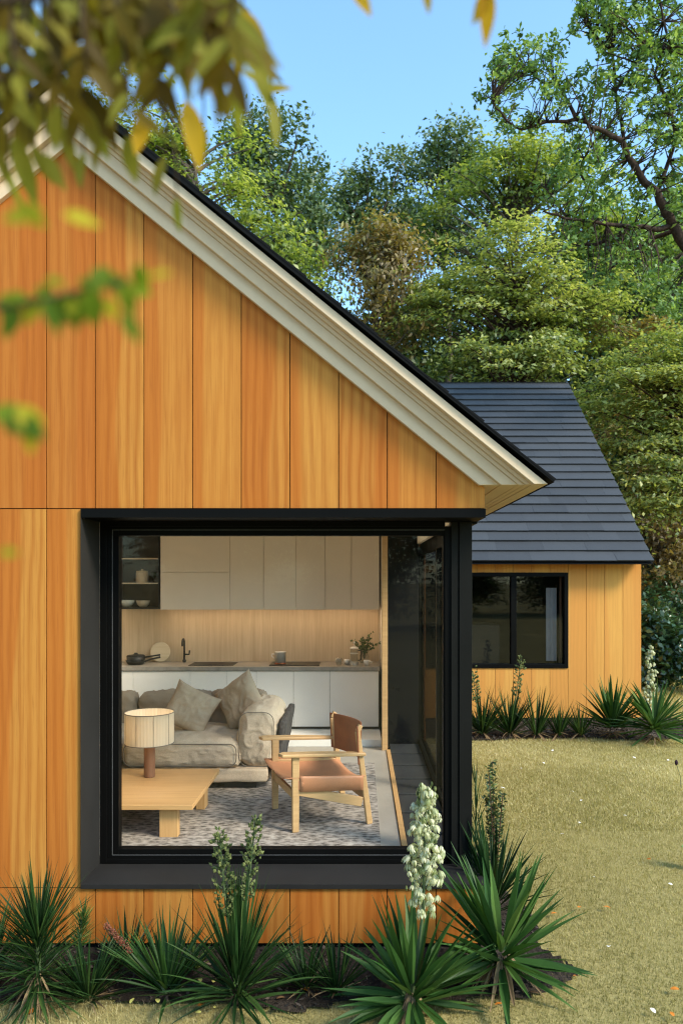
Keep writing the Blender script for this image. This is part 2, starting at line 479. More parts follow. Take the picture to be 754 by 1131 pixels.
M['lawn'] = ground_mat('lawn_soil', [(.3, (.17, .14, .052)), (.5, (.29, .24, .095)), (.7, (.40, .33, .15))], .35, 40)
M['soil'] = ground_mat('mulch_soil', [(.3, (.010, .008, .006)), (.5, (.030, .023, .018)), (.72, (.075, .058, .045))], 3, 55, .8)
M['chip'] = leaf_mat('mulch_chip', [(0, (.014, .010, .008)), (.7, (.055, .040, .03)), (1, (.15, .11, .08))], 0.0, .9)
for nm, cc in (('orange', (.50, .16, .015)), ('yellow', (.55, .50, .13)), ('white', (.75, .72, .66)), ('brown', (.20, .11, .05))):
    M['fall_' + nm] = plain('fallen_leaf_' + nm, cc, .7, 0, .3, .2, 40)

# ------------------------------------------------------------------ camera, light, world
cam = bpy.data.cameras.new('camera'); co = bpy.data.objects.new('camera', cam); COL.objects.link(co)
cam.sensor_fit = 'HORIZONTAL'; cam.sensor_width = 36.0
cam.lens = 36.0 * F / 754.0
cam.shift_x = (377.0 - CX) / 754.0
cam.shift_y = (CY - 565.5) / 754.0
cam.clip_start = .05; cam.clip_end = 1000
co.location = (0, 0, CAMZ); co.rotation_euler = (R(90), 0, 0)
cam.dof.use_dof = True; cam.dof.focus_distance = 6.0; cam.dof.aperture_fstop = cam.lens / 10.0
sc.camera = co

SUN = Vector((1.0, -.62, .92)).normalized()
sun = bpy.data.lights.new('sun', 'SUN'); so = bpy.data.objects.new('sun', sun); COL.objects.link(so)
sun.energy = 5.6; sun.angle = R(14.0); sun.color = (1.0, .90, .75)
so.rotation_euler = (-SUN).to_track_quat('-Z', 'Y').to_euler(); so.location = (30, -12, 30)

w = bpy.data.worlds.new('World'); sc.world = w; w.use_nodes = True
nt = w.node_tree
bg = nt.nodes['Background']
sky = nt.nodes.new('ShaderNodeTexSky'); sky.sky_type = 'NISHITA'; sky.sun_disc = False
sky.sun_elevation = math.asin(SUN.z); sky.sun_rotation = math.atan2(SUN.x, SUN.y)
sky.air_density = 1.0; sky.dust_density = 1.2; sky.ozone_density = .3; sky.altitude = 100
tint = mixc(nt, 1.0, sky.outputs[0], (.84, 1.10, 1.14), 'MULTIPLY')
nt.links.new(tint, bg.inputs[0]); bg.inputs[1].default_value = .40

sc.view_settings.view_transform = 'Standard'; sc.view_settings.look = 'None'; sc.view_settings.exposure = 0; sc.view_settings.gamma = 1
sc.render.engine = 'CYCLES'
cy = sc.cycles
cy.use_denoising = True
cy.denoising_prefilter = 'ACCURATE'
cy.filter_width = 1.15
cy.max_bounces = 9; cy.diffuse_bounces = 5; cy.glossy_bounces = 4; cy.transmission_bounces = 4; cy.transparent_max_bounces = 16
cy.caustics_reflective = False; cy.caustics_refractive = False; cy.sample_clamp_indirect = 8.0

# ================================================================== SETTING
# ground: one sheet to the horizon
mb = MB(); mb.add([(-400, -400, 0), (400, -400, 0), (400, 600, 0), (-400, 600, 0)], [(0, 1, 2, 3)])
tag(mb.build('ground', M['lawn']), kind='structure')

def bed_edge_front(x):
    return 4.13 + .05 * math.sin(x * 3.1) + .03 * math.sin(x * 7.7 + 1)
def in_front_bed(x, y):
    if y < 4.7: return y > bed_edge_front(x) and x < 1.22 - max(0, 4.45 - y) * 1.2 + .06 * math.sin(y * 9)
    return x < 1.10 + .06 * math.sin(y * 4) - max(0, y - 6.1) * .6 and y < 7.2
def in_back_bed(x, y):
    return y > 10.98 + .07 * math.sin(x * 2.7) + .04 * math.sin(x * 6.1) and y < 12.6 and .2 < x < 5.15
def sheet(name, x0, x1, y0, y1, step, test, mat, zlift):
    mb = MB(); nx = int((x1 - x0) / step); ny = int((y1 - y0) / step); idx = {}
    def vid(i, j):
        k = (i, j)
        if k not in idx:
            x = x0 + i * step; y = y0 + j * step
            idx[k] = len(mb.v)
            mb.v.append((x, y, zlift + .016 * (mnoise.noise(Vector((x * 9, y * 9, 0))) + .6) + .008 * mnoise.noise(Vector((x * 31, y * 31, 0)))))
        return idx[k]
    for i in range(nx):
        for j in range(ny):
            if test(x0 + (i + .5) * step, y0 + (j + .5) * step):
                mb.f.append((vid(i, j), vid(i + 1, j), vid(i + 1, j + 1), vid(i, j + 1))); mb.t.append(.5)
    return tag(mb.build(name, mat, smooth=True), kind='structure')
sheet('planting_bed', -4.6, 1.4, 4.0, 7.3, .045, in_front_bed, M['soil'], .012)
sheet('planting_bed', .2, 5.2, 10.8, 12.7, .07, in_back_bed, M['soil'], .012)

def scatter_pts(n, x0, x1, y0, y1, test):
    x = rng.uniform(x0, x1, n); y = rng.uniform(y0, y1, n)
    k = np.array([test(a, b) for a, b in zip(x, y)])
    return x[k], y[k]

# mulch chips (uncountable)
def chips(n, x0, x1, y0, y1, test, size):
    x, y = scatter_pts(n, x0, x1, y0, y1, test)
    c = np.stack([x, y, rng.uniform(.02, .045, len(x))], 1)
    nr = rng.normal(size=(len(x), 3)) * .5 + np.array([0, 0, 1])
    q = leaf_quads(c, nr, rng.uniform(.4, 1.5, len(x)) * size, rng.uniform(.2, .6, len(x)) * size, .0)
    return q, rng.uniform(0, 1, len(x)) ** 1.6
q1, v1 = chips(9000, -2.6, 1.4, 4.0, 7.3, lambda a, b: in_front_bed(a, b) and not (a < .74 and b > 4.78), .035)
q2, v2 = chips(5000, .2, 5.2, 10.8, 12.5, in_back_bed, .05)
tag(np_mesh('mulch', np.concatenate([q1, q2]), 4, np.concatenate([v1, v2]), M['chip']), kind='stuff')

# lawn grass (uncountable): tapered triangle blades
def grass(n, x0, x1, y0, y1, h, wdt, dens=None):
    x = rng.uniform(x0, x1, n); y = rng.uniform(y0, y1, n)
    # keep what the photograph could show, with a margin
    k = (x > (-300 - CX) / F * y) & (x < (1060 - CX) / F * y)
    house = (x < .80) & (y > 4.70) & (y < 10.6)
    x0_, y0_ = x, y
    x = x + rng.normal(0, .05, n); y = y + rng.normal(0, .05, n)
    back = (y > 12.35) & (y < 21.9) & (x < 4.6)
    fb = (y < 4.7) & (y > 4.13 + .05 * np.sin(x * 3.1) + .03 * np.sin(x * 7.7 + 1)) & (x < 1.22 - np.maximum(0, 4.45 - y) * 1.2 + .06 * np.sin(y * 9))
    fb2 = (y >= 4.7) & (x < 1.10 + .06 * np.sin(y * 4) - np.maximum(0, y - 6.1) * .6) & (y < 7.2)
    bb = (y > 10.98 + .07 * np.sin(x * 2.7) + .04 * np.sin(x * 6.1)) & (y < 12.6) & (x > .2) & (x < 5.15)
    edge = rng.uniform(0, 1, n) < .06
    k &= ~(house | back | ((fb | fb2 | bb) & ~edge)) | ((fb | fb2) & edge & ~house)
    x, y = x0_[k], y0_[k]; n = len(x)
    patch = np.array([mnoise.noise(Vector((a * .9, b * .9, 3.3))) for a, b in zip(x, y)])
    fine = np.array([mnoise.noise(Vector((a * 5, b * 5, 9.3))) for a, b in zip(x, y)])
    hh = h * rng.uniform(.45, 1.25, n) * (1 + .2 * fine)
    az = rng.uniform(0, 2 * np.pi, n); lean = rng.uniform(.1, 1.0, n)
    ww = wdt * rng.uniform(.6, 1.2, n)
    ca, sa = np.cos(az), np.sin(az)
    b0 = np.stack([x - sa * ww / 2, y + ca * ww / 2, np.zeros(n)], 1)
    b1 = np.stack([x + sa * ww / 2, y - ca * ww / 2, np.zeros(n)], 1)
    tp = np.stack([x + ca * hh * lean, y + sa * hh * lean, hh], 1)
    big = np.array([mnoise.noise(Vector((a * .35, b * .35, 7.7))) for a, b in zip(x, y)])
    v = np.clip(.48 + .22 * patch + .38 * big + .14 * fine + rng.normal(0, .20, n), 0, 1)
    return np.stack([b0, b1, tp], 1).reshape(-1, 3), v
gs = [grass(330000, -4.5, 5.2, 3.5, 7.0, .027, .0034), grass(370000, .6, 9.6, 7.0, 12.3, .030, .0065), grass(150000, 3.5, 20, 12.0, 31, .07, .024)]
tag(np_mesh('grass', np.concatenate([g[0] for g in gs]), 3, np.concatenate([g[1] for g in gs]), M['grass']), kind='stuff')

# ================================================================== MAIN HOUSE
YF, XR, XA, XL, YB = 4.73, .767, -1.80, -4.367, 10.4
SL = .814
ZE = 2.857
ZA = ZE + .008 + SL * (XR - XA)       # apex of the wall / soffit line
PW = .2986
def rake(x, off=0.0):
    return ZA - SL * abs(x - XA) - off

house = empty('timber_house', (0, YF, 0), label='near timber gable house with large black framed corner window', cat='house')
def H(mbd, name, mat, parent=None, **kw):
    o = mbd.build(name, mat, None, **kw)
    p = parent or house
    o.parent = p
    if p is house: o.matrix_parent_inverse = Matrix.Translation((0, -YF, 0))
    return o

cl = MB()
gap = .0028
edges = [XR - PW * k for k in range(0, 18)]
WX0 = -1.706
for k in range(17):
    a, b = edges[k + 1] + gap, edges[k] - gap
    if k == 0: b = XR
    a2 = max(a, XL)
    if b <= XL: continue
    # bottom row
    cl.box(a2, b, YF, YF + .018, .055, .392)
    # top row, clipped by the rake
    pts = [(a2, 2.728), (b, 2.728), (b, rake(b, .012))]
    if a2 < XA < b: pts.append((XA, rake(XA, .012)))
    pts.append((a2, rake(a2, .012)))
    if min(rake(a2), rake(b)) > 2.75: cl.prism([(p[0], p[1]) for p in pts], YF, YF + .018)
    # middle row, left of the window
    if a2 < WX0: cl.box(a2, min(b, WX0 - .004), YF, YF + .018, .398, 2.722)
# right side wall boards (seen edge on): below the sill, above the head, and behind the glazing
y = YF + .02
while y < YB:
    y2 = min(y + PW - 2 * gap, YB)
    cl.box(XR - .018, XR - .0005, y, y2, .035, .392)
    cl.box(XR - .018, XR - .0005, y, y2, 2.728, 2.862)
    if y > 8.9: cl.box(XR - .018, XR - .0005, y, y2, .398, 2.722)
    y += PW
# left side and back
cl.box(XL, XL + .018, YF + .02, YB, .035, 2.85)
cl.prism([(XL + .02, .035), (XR - .02, .035), (XR - .02, rake(XR - .02, .02)), (XA, rake(XA, .02)), (XL + .02, rake(XL + .02, .02))], YB - .018, YB)
H(cl, 'wall_cladding', M['clad'])
# dark membrane and structure behind the boards
bk = MB()
pt = [(XL + .02, 2.70), (XR - .02, 2.70), (XR - .02, rake(XR - .02, .03)), (XA, rake(XA, .03)), (XL + .02, rake(XL + .02, .03))]
bk.prism(pt, YF + .020, YF + .12)
bk.box(XL + .02, WX0 - .03, YF + .020, YF + .12, .0, 2.70)
bk.box(WX0 - .03, XR - .02, YF + .020, YF + .12, .02, .390)
bk.box(XR - .12, XR - .02, YF + .12, YB - .02, .02, .39)
bk.box(XR - .10, XR - .02, YF + .12, YB - .02, 2.73, 2.86)
bk.box(XL + .04, XR - .04, YF + .06, YB - .04, .001, .03)
H(bk, 'wall_backing', M['edge_black'])

# beige stepped rake / eave layers
def chevron(mbd, xi, xo, yf, zb, yb=YB + .15):
    zo = ZE + SL * (xo - XA); zi = ZE + SL * (xi - XA)
    def xat(z0): return (z0 - zb) / SL
    for sgn in (1, -1):
        poly = [(XA, zi), (XA + sgn * xat(zi), zb), (XA + sgn * xat(zo), zb), (XA, zo)]
        if sgn < 0: poly = poly[::-1]
        mbd.prism(poly, yf, yb)
fs = MB()
RL = (-1.35, .15, 5.45, 8.30)      # unseen rooflight added to brighten the room, right slope: x0, x1, y0, y1
def chevron_open(mbd, xi, xo, yf, zb):
    chevron(mbd, xi, xo, yf, zb, RL[2])
    chevron(mbd, xi, xo, RL[3], zb)
    zo = ZE + SL * (xo - XA); zi = ZE + SL * (xi - XA)
    f = lambda x, z0: z0 - SL * abs(x - XA)
    mbd.prism([(XA - (zi - zb) / SL, zb), (XA, zi), (XA, zo), (XA - (zo - zb) / SL, zb)], RL[2], RL[3])
    mbd.prism([(XA, zi), (RL[0], f(RL[0], zi)), (RL[0], f(RL[0], zo)), (XA, zo)], RL[2], RL[3])
    mbd.prism([(RL[1], f(RL[1], zi)), (XA + (zi - zb) / SL, zb), (XA + (zo - zb) / SL, zb), (RL[1], f(RL[1], zo))], RL[2], RL[3])
chevron_open(fs, .74, .862, 4.695, 2.866)
chevron_open(fs, .862, .962, 4.655, 2.862)
chevron_open(fs, .962, .997, 4.640, 2.8605)
chevron_open(fs, .997, 1.030, 4.615, 2.859)
chevron_open(fs, 1.030, 1.112, 4.560, 2.855)
H(fs, 'fascia', M['beige'], bevel=.003)

# slate roof of the main house
def slates(mbd, origin, along, up, nrm, length, rows, expo, sl_w=(.32, .6), thick=.014, seed=1, hole=None, lift=.020):
    rr = random.Random(seed)
    for i in range(rows):
        p = -rr.uniform(0, .3)
        while p < length:
            wd = rr.uniform(*sl_w)
            a0, a1 = max(0, p), min(length, p + wd - .0015)
            skip = False
            if hole:
                q = origin + up * ((i + .5) * expo)
                if hole[0] - .06 < q.x < hole[1] + .06:
                    y0_, y1_ = origin.y + a0, origin.y + a1
                    if y0_ < hole[3] and y1_ > hole[2]:
                        if y0_ < hole[2] - .03: a1 = hole[2] - .02 - origin.y
                        elif y1_ > hole[3] + .03: a0 = hole[3] + .02 - origin.y
                        else: skip = True
            if a1 - a0 > .02 and not skip:
                s0 = i * expo + rr.uniform(-.0025, .0025); s1 = (i + 1) * expo + .05
                th = thick * rr.uniform(.85, 1.2)
                lo0 = lift; lo1 = .0
                vs = []
                for s, lo, hi in ((s0, lo0, lo0 + th), (s1, lo1, lo1 + .004)):
                    for aa, hh in ((a0, lo), (a1, lo), (a1, hi), (a0, hi)):
                        vs.append(origin + along * aa + up * s + nrm * hh)
                mbd.hexa([vs[0], vs[1], vs[5], vs[4], vs[3], vs[2], vs[6], vs[7]], rr.random())
            p += wd
ru = Vector((-1, 0, SL)).normalized(); rn = Vector((SL, 0, 1)).normalized()
x_out = 1.145; zb_out = 2.868
sl_len = (x_out - XA) * math.sqrt(1 + SL * SL)
sm = MB()
rows = int(sl_len / .268)
ex = sl_len / rows
slates(sm, Vector((x_out, 4.58, zb_out)), Vector((0, 1, 0)), ru, rn, YB + .17 - 4.58, rows, ex, seed=3, hole=RL, lift=.004)
lu = Vector((1, 0, SL)).normalized(); ln = Vector((-SL, 0, 1)).normalized()
slates(sm, Vector((2 * XA - x_out, 4.58, zb_out)), Vector((0, 1, 0)), lu, ln, YB + .17 - 4.58, rows, ex, seed=4, lift=.004)
H(sm, 'roof_slates', M['slate'])
dp = MB()  # black strip along the roof edge; its colour paints in the shade there
zo = zb_out + SL * (x_out - XA)
for sgn in (1, -1):
    poly = [(XA, zo - .030), (XA + sgn * (x_out - XA), zb_out - .006), (XA + sgn * (x_out - XA), zb_out + .010), (XA, zo + .008)]
    if sgn < 0: poly = poly[::-1]
    if sgn < 0: dp.prism(poly, 4.535, YB + .18)
    else:
        dp.prism(poly, 4.535, RL[2]); dp.prism(poly, RL[3], YB + .18)
        zl = lambda x: zo - .030 - (zo - .030 - zb_out + .006) * (x - XA) / (x_out - XA)
        zh = lambda x: zo + .008 - (zo + .008 - zb_out - .010) * (x - XA) / (x_out - XA)
        for xa_, xb_ in ((XA, RL[0]), (RL[1], x_out)):
            dp.prism([(xa_, zl(xa_)), (xb_, zl(xb_)), (xb_, zh(xb_)), (xa_, zh(xa_))], RL[2], RL[3])
        rlm = MB()
        zc = lambda x: zh(x) + .03
        for (xa_, xb_, ya_, yb_) in ((RL[0] - .03, RL[0] + .03, RL[2] - .03, RL[3] + .03), (RL[1] - .03, RL[1] + .03, RL[2] - .03, RL[3] + .03), (RL[0] + .03, RL[1] - .03, RL[2] - .03, RL[2] + .03), (RL[0] + .03, RL[1] - .03, RL[3] - .03, RL[3] + .03)):
            rlm.prism([(xa_, zh(xa_) - .02), (xb_, zh(xb_) - .02), (xb_, zc(xb_)), (xa_, zc(xa_))], ya_, yb_)
        rlo = H(rlm, 'added_rooflight_frame', M['black'])
        rlg = MB(); rlg.add([(RL[0], RL[2], zc(RL[0]) - .015), (RL[1], RL[2], zc(RL[1]) - .015), (RL[1], RL[3], zc(RL[1]) - .015), (RL[0], RL[3], zc(RL[0]) - .015)], [(0, 1, 2, 3)])
        H(rlg, 'added_rooflight_pane', M['glass'])
    # stepped butts of the courses along the verge
    u_ = ru if sgn > 0 else lu; n_ = rn if sgn > 0 else ln
    o_ = Vector((XA + sgn * (x_out - XA), 0, zb_out))
    for i in range(rows):
        a_, b_ = o_ + u_ * (i * ex), o_ + u_ * ((i + 1) * ex)
        pl = [a_ + n_ * .004, b_ + n_ * .004, b_ + n_ * .010, a_ + n_ * .019]
        pl = [(p.x, p.z) for p in pl]
        if sgn < 0: pl = pl[::-1]
        dp.prism(pl, 4.533, 4.60)
H(dp, 'shade_black_edge', M['edge_black'])

# window surround (box frame)
fr = MB()
fr.box(WX0, WX0 + .004, YF - .018, 5.05, .4235, 2.668)           # left jamb (thin lip)
fr.box(WX0, XR + .004, YF - .018, 5.05, .394, .4235)             # sill
fr.box(.70, XR + .004, 5.05, 8.9, .394, .4235)                   # sill along the side
wsur = H(fr, 'window_surround', M['char'], bevel=.0015)
fr = MB(); fr.box(WX0, XR + .004, YF - .018, 5.05, 2.668, 2.7235); fr.box(.70, XR + .004, 5.05, 8.9, 2.655, 2.7235)
H(fr, 'window_head', M['black'], bevel=.0015)
wf = MB()
YG = 5.05
wf.box(WX0 + .004, -1.655, YG, YG + .09, .4235, 2.668)
wf.box(-1.655, -1.623, YG + .012, YG + .09, .455, 2.640)
wf.box(-1.623, -1.585, YG + .022, YG + .09, .478, 2.615)
wf.box(-1.655, .56, YG, YG + .09, .4235, .455)
wf.box(-1.623, .56, YG + .012, YG + .09, .455, .478)
wf.box(-1.585, .55, YG + .022, YG + .09, .478, .512)
wf.box(-1.655, .56, YG, YG + .09, 2.640, 2.668)
wf.box(-1.623, .56, YG + .012, YG + .09, 2.615, 2.640)
wf.box(-1.585, .55, YG + .022, YG + .09, 2.578, 2.615)
wf.box(.55, .60, YG + .022, YG + .09, .478, 2.615)
wf.box(.56, .60, YG + .010, YG + .022, .455, 2.640)
H(wf, 'window_frame', M['black'], bevel=.002)
bead = MB()
for (x0, x1, z0, z1) in ((-1.6245, -1.6215, .4775, 2.6165), (-1.6215, .56, .4765, .4795), (-1.6215, .56, 2.6135, 2.6165)):
    bead.box(x0, x1, YG + .009, YG + .012, z0, z1)
H(bead, 'glazing_bead', plain('grey_bead', (.10, .10, .10), .35))
ps = MB()
ps.box(.60, .645, YG - .004, YG + .12, .4235, 2.668)
ps.box(.645, .652, YG + .004, YG + .12, .4235, 2.668)
ps.box(.652, .735, YG - .012, YG + .12, .4235, 2.668)
H(ps, 'corner_post', M['postm'], bevel=.002)
g = MB(); g.add([(-1.59, YG + .06, .50), (.556, YG + .06, .50), (.556, YG + .06, 2.60), (-1.59, YG + .06, 2.60)], [(0, 1, 2, 3)])
H(g, 'front_pane', M['glass'])
# side glazing towards the lawn
sf = MB()
for (y0, y1) in ((5.172, 5.22), (6.72, 6.80), (8.82, 8.90)): sf.box(.672, .728, y0, y1, .4235, 2.655)
sf.box(.672, .728, 5.22, 8.82, .4235, .475); sf.box(.672, .728, 5.22, 8.82, 2.56, 2.655)
H(sf, 'side_window_frame', M['black'], bevel=.002)
g = MB()
for y0, y1 in ((5.22, 6.72), (6.80, 8.82)): g.add([(.70, y0, .475), (.70, y1, .475), (.70, y1, 2.56), (.70, y0, 2.56)], [(0, 1, 2, 3)])
H(g, 'side_pane', M['glass_side'])


# interior shell
fl = MB(); fl.box(-4.25, .285, 5.14, 8.62, .40, .44)
H(fl, 'floor', M['conc'])
st = MB(); st.box(.29, .33, 5.15, 8.32, .40, .452)
H(st, 'timber_threshold', M['oak_v'], bevel=.002)
sb = MB()
yy = 5.14
while yy < 8.7:
    sb.box(.335, .668, yy, min(yy + .46, 8.73), .40, .428); yy += .52
sb.box(.335, .668, 5.14, 8.73, .38, .405)
H(sb, 'stone_slabs', M['slab'], bevel=.004)
ww = MB()
ww.box(-4.30, -4.25, 5.14, 5.40, .40, 2.87)            # left wall around its window
ww.box(-4.30, -4.25, 9.0, 9.75, .40, 2.87)
ww.box(-4.30, -4.25, 5.40, 9.0, .40, 2.87)
ww.box(-4.25, XR - .13, 9.66, 9.75, .40, 2.87)         # back wall
ww.box(-4.25, WX0 - .03, 5.14, 5.18, .40, 2.87)        # inside of front wall
ww.box(WX0 - .03, XR - .13, 5.145, 5.18, 2.67, 2.87)
ww.box(-4.25, .668, 8.45, 9.66, 2.87, 2.91)            # ceiling over the kitchen
vz = lambda x: rake(x, -.015 + .035)
ww.prism([(-4.25, 2.87), (.66, 2.87), (.66, vz(.66)), (XA, vz(XA)), (-4.25, vz(-4.25))], 8.42, 8.45)      # loft wall
ww.prism([(-4.25, 2.87), (.66, 2.87), (.66, vz(.66)), (XA, vz(XA)), (-4.25, vz(-4.25))], 5.14, 5.18)      # gable lining
zi_ = lambda x: rake(x, .012)
for xa_, xb_, ya_, yb_ in ((-4.25, XA, 5.18, 8.42), (XA, RL[0], 5.18, 8.42), (RL[1], .668, 5.18, 8.42), (RL[0], RL[1], 5.18, RL[2]), (RL[0], RL[1], RL[3], 8.42)):
    ww.prism([(xa_, zi_(xa_) - .02), (xb_, zi_(xb_) - .02), (xb_, zi_(xb_)), (xa_, zi_(xa_))], ya_, yb_)
ww.box(.63, .668, 5.18, 8.42, 2.68, 2.89)
ww.box(.26, .30, 8.42, 9.66, .44, 2.87)                # return wall beside the kitchen
H(ww, 'interior_wall', M['warm'])
tp = MB(); tp.box(.243, .303, 8.325, 8.415, .44, 2.868)
H(tp, 'timber_post', M['ash'], bevel=.002)
gp = MB(); gp.box(.306, .668, 8.75, 8.81, .40, 2.868); gp.box(.306, .315, 8.45, 8.75, .43, 2.868)
H(gp, 'black_panel', M['gloss_black'], bevel=.002)
pl = MB(); pl.box(-4.2, .24, 8.50, 9.65, .442, .52)
H(pl, 'kitchen_plinth', M['white'], bevel=.003)

# ================================================================== KITCHEN
kit = empty('kitchen_unit', (-1.2, 9.4, .52), label='built-in kitchen with pale handleless cabinets and a timber backsplash', cat='kitchen')
def K(mbd, name, mat, parent=None, **kw):
    o = mbd.build(name, mat, None, **kw)
    o.parent = parent or kit
    if parent is None: o.matrix_parent_inverse = Matrix.Translation((1.2, -9.4, -.52))
    return o
YK = 9.07
kx = lambda px: (px - CX) / F * YK
car = MB(); car.box(-4.2, .235, YK + .022, 9.63, .54, 1.215); car.box(-4.2, .235, YK + .05, 9.6, .521, .54)
K(car, 'base_carcass', M['dark_box'])
lows = [-4.2, -3.6, -3.1, kx(120), kx(147), kx(210), kx(250), kx(283), kx(324), kx(364), kx(418)]
for a, b in zip(lows[:-1], lows[1:]):
    d = MB(); d.box(a + .002, b - .002, YK, YK + .02, .555, 1.205)
    K(d, 'cabinet_door', M['cab_low'], bevel=.002)
ct = MB(); ct.box(-4.2, .238, YK - .02, 9.64, 1.216, 1.262)
K(ct, 'countertop', M['stone'], bevel=.002)
bs = MB(); bs.box(-4.2, .238, 9.640, 9.655, 1.263, 1.925)
K(bs, 'backsplash', M['birch'])
YU = 9.30
ux = lambda px: (px - CX) / F * YU
uc = MB(); uc.box(ux(177), .238, YU + .022, 9.635, 1.935, 2.868)
uc.box(-4.2, ux(125), YU + .022, 9.635, 1.935, 2.868)
K(uc, 'wall_carcass', M['cab'])
ups = [ux(177), ux(254), ux(291), ux(327), ux(359), ux(388), .238]
for i, (a, b) in enumerate(zip(ups[:-1], ups[1:])):
    if i == 0:
        for z0, z1 in ((1.925, 2.375), (2.38, 2.866)):
            d = MB(); d.box(a + .002, b - .002, YU, YU + .02, z0, z1); K(d, 'cabinet_door', M['cab'], bevel=.002)
    else:
        d = MB(); d.box(a + .002, b - .002, YU, YU + .02, 1.925, 2.866); K(d, 'cabinet_door', M['cab'], bevel=.002)
for a, b in ((-4.2, -3.5), (-3.5, ux(125))):
    d = MB(); d.box(a + .002, b - .002, YU, YU + .02, 1.925, 2.866); K(d, 'cabinet_door', M['cab'], bevel=.002)
# glazed display cupboard
gx0, gx1 = ux(126), ux(176)
gc = MB()
gc.box(gx0, gx1, 9.60, 9.635, 1.93, 2.86); gc.box(gx0, gx0 + .02, YU + .02, 9.60, 1.93, 2.86); gc.box(gx1 - .02, gx1, YU + .02, 9.60, 1.93, 2.86)
gc.box(gx0 + .02, gx1 - .02, YU + .02, 9.60, 1.93, 1.95); gc.box(gx0 + .02, gx1 - .02, YU + .02, 9.60, 2.84, 2.86)
gcab = K(gc, 'glazed_cupboard', M['dark_box'])
for z in (2.235, 2.535):
    sh = MB(); sh.box(gx0 + .021, gx1 - .021, YU + .03, 9.59, z, z + .014); sh.build('shelf', M['ceramic'], gcab)
gf = MB()
for (x0, x1, z0, z1) in ((gx0, gx0 + .016, 1.93, 2.86), (gx1 - .016, gx1, 1.93, 2.86), (gx0 + .016, gx1 - .016, 1.93, 1.946), (gx0 + .016, gx1 - .016, 2.844, 2.86)):
    gf.box(x0, x1, YU, YU + .018, z0, z1)
gfo = gf.build('cupboard_door', M['iron'], gcab)
gg = MB(); gg.add([(gx0 + .016, YU + .01, 1.946), (gx1 - .016, YU + .01, 1.946), (gx1 - .016, YU + .01, 2.844), (gx0 + .016, YU + .01, 2.844)], [(0, 1, 2, 3)])
gg.build('cupboard_glass', M['glass'], gcab)
rl = MB(); rl.box(ux(177), .236, YU + .0215, YU + .031, 1.9255, 1.9345); rl.box(-4.2, ux(125), YU + .0215, YU + .031, 1.9255, 1.9345)  # rail added out of sight to stop the strip light leaking between doors
K(rl, 'light_block_rail', M['cab'])
# under-cabinet light, lit in the photograph
ld = MB(); ld.box(-3.9, ux(123), 9.335, 9.36, 1.929, 1.9335); ld.box(ux(180), .20, 9.335, 9.36, 1.929, 1.9335)
K(ld, 'light_strip', M['led'])
sk = MB(); sx0, sx1 = kx(206), kx(256)
sk.box(sx0, sx1, 9.16, 9.52, 1.2625, 1.268)
sk.box(sx0 + .02, sx1 - .02, 9.18, 9.50, 1.268, 1.2695)
K(sk, 'sink', M['iron'])
hb = MB(); hb.box(kx(296), kx(352), 9.16, 9.54, 1.2625, 1.270)
K(hb, 'hob', M['gloss_black'], bevel=.001)
tap = MB(); tx = (203.5 - CX) / F * 9.55
tap.lathe([(.022, 0), (.022, .03), (.014, .034), (.014, .05)], (tx, 9.55, 1.2625), 16)
tap.tube([(tx, 9.55, 1.30), (tx, 9.55, 1.50)] + [(tx, 9.55 - .055 + .055 * math.cos(a), 1.50 + .055 * math.sin(a)) for a in [math.pi * k / 8 for k in range(1, 9)]] + [(tx, 9.44, 1.47)], .0115, 10)
tap.tube([(tx + .01, 9.55, 1.36), (tx + .06, 9.55, 1.36), (tx + .066, 9.55, 1.41)], .010, 8)
K(tap, 'tap', M['iron'], smooth=True)

# things on the counter
ZC = 1.2625
t = empty('frying_pan', P(150, 735, 9.3), label='black frying pan on the counter left of the sink', cat='pan')
t.location.z = ZC
m_ = MB(); m_.lathe([(.085, 0), (.12, .045), (.123, .048), (.115, .045), (.08, .006)], n=28)
m_.build('pan_body', M['iron'], t, smooth=True)
m_ = MB(); m_.tube([(.11, -.02, .04), (.20, -.04, .07), (.31, -.06, .095)], [.011, .010, .013], 8); m_.build('handle', M['iron'], t, smooth=True)
t = empty('saucepan', P(150, 735, 9.47), label='black lidded pan standing behind the frying pan', cat='pan'); t.location.z = ZC
m_ = MB(); m_.lathe([(.10, 0), (.11, .02), (.11, .085), (.105, .085)], n=28); m_.build('pan_body', M['iron'], t, smooth=True)
m_ = MB(); m_.lathe([(.112, .086), (.10, .098), (.03, .106), (.018, .125), (.0, .127)], n=28, cap1=False); m_.build('lid', M['iron'], t, smooth=True)
m_ = MB(); m_.tube([(.11, 0, .07), (.20, .0, .085), (.30, .0, .10)], [.010, .009, .012], 8); m_.build('handle', M['iron'], t, smooth=True)
t = empty('round_board', P(177, 735, 9.58), label='pale round chopping board leaning on the backsplash by the sink', cat='chopping board'); t.location.z = ZC
m_ = MB(); rot = Matrix.Rotation(R(78), 3, 'X')
m_.lathe([(.118, -.009), (.124, -.005), (.124, .005), (.118, .009)], (0, 0, .125), 40, mat=rot)
m_.build('board_disc', M['board'], t)
t = empty('cooking_pot', P(309.5, 735, 9.3), label='small steel pot with copper base standing on the hob', cat='pot'); t.location.z = 1.2705
m_ = MB(); m_.lathe([(.066, .016), (.066, .142), (.069, .145), (.062, .142), (.06, .02)], n=32, cap1=False); m_.build('pot_body', M['steel'], t, smooth=True)
m_ = MB(); m_.lathe([(.066, 0), (.068, .004), (.068, .0158)], n=32); m_.build('pot_base', M['copper'], t)
m_ = MB(); m_.tube([(-.064, 0, .115), (-.10, 0, .12), (-.105, 0, .09), (-.064, 0, .06)], .006, 8); m_.build('handle', M['steel'], t, smooth=True)
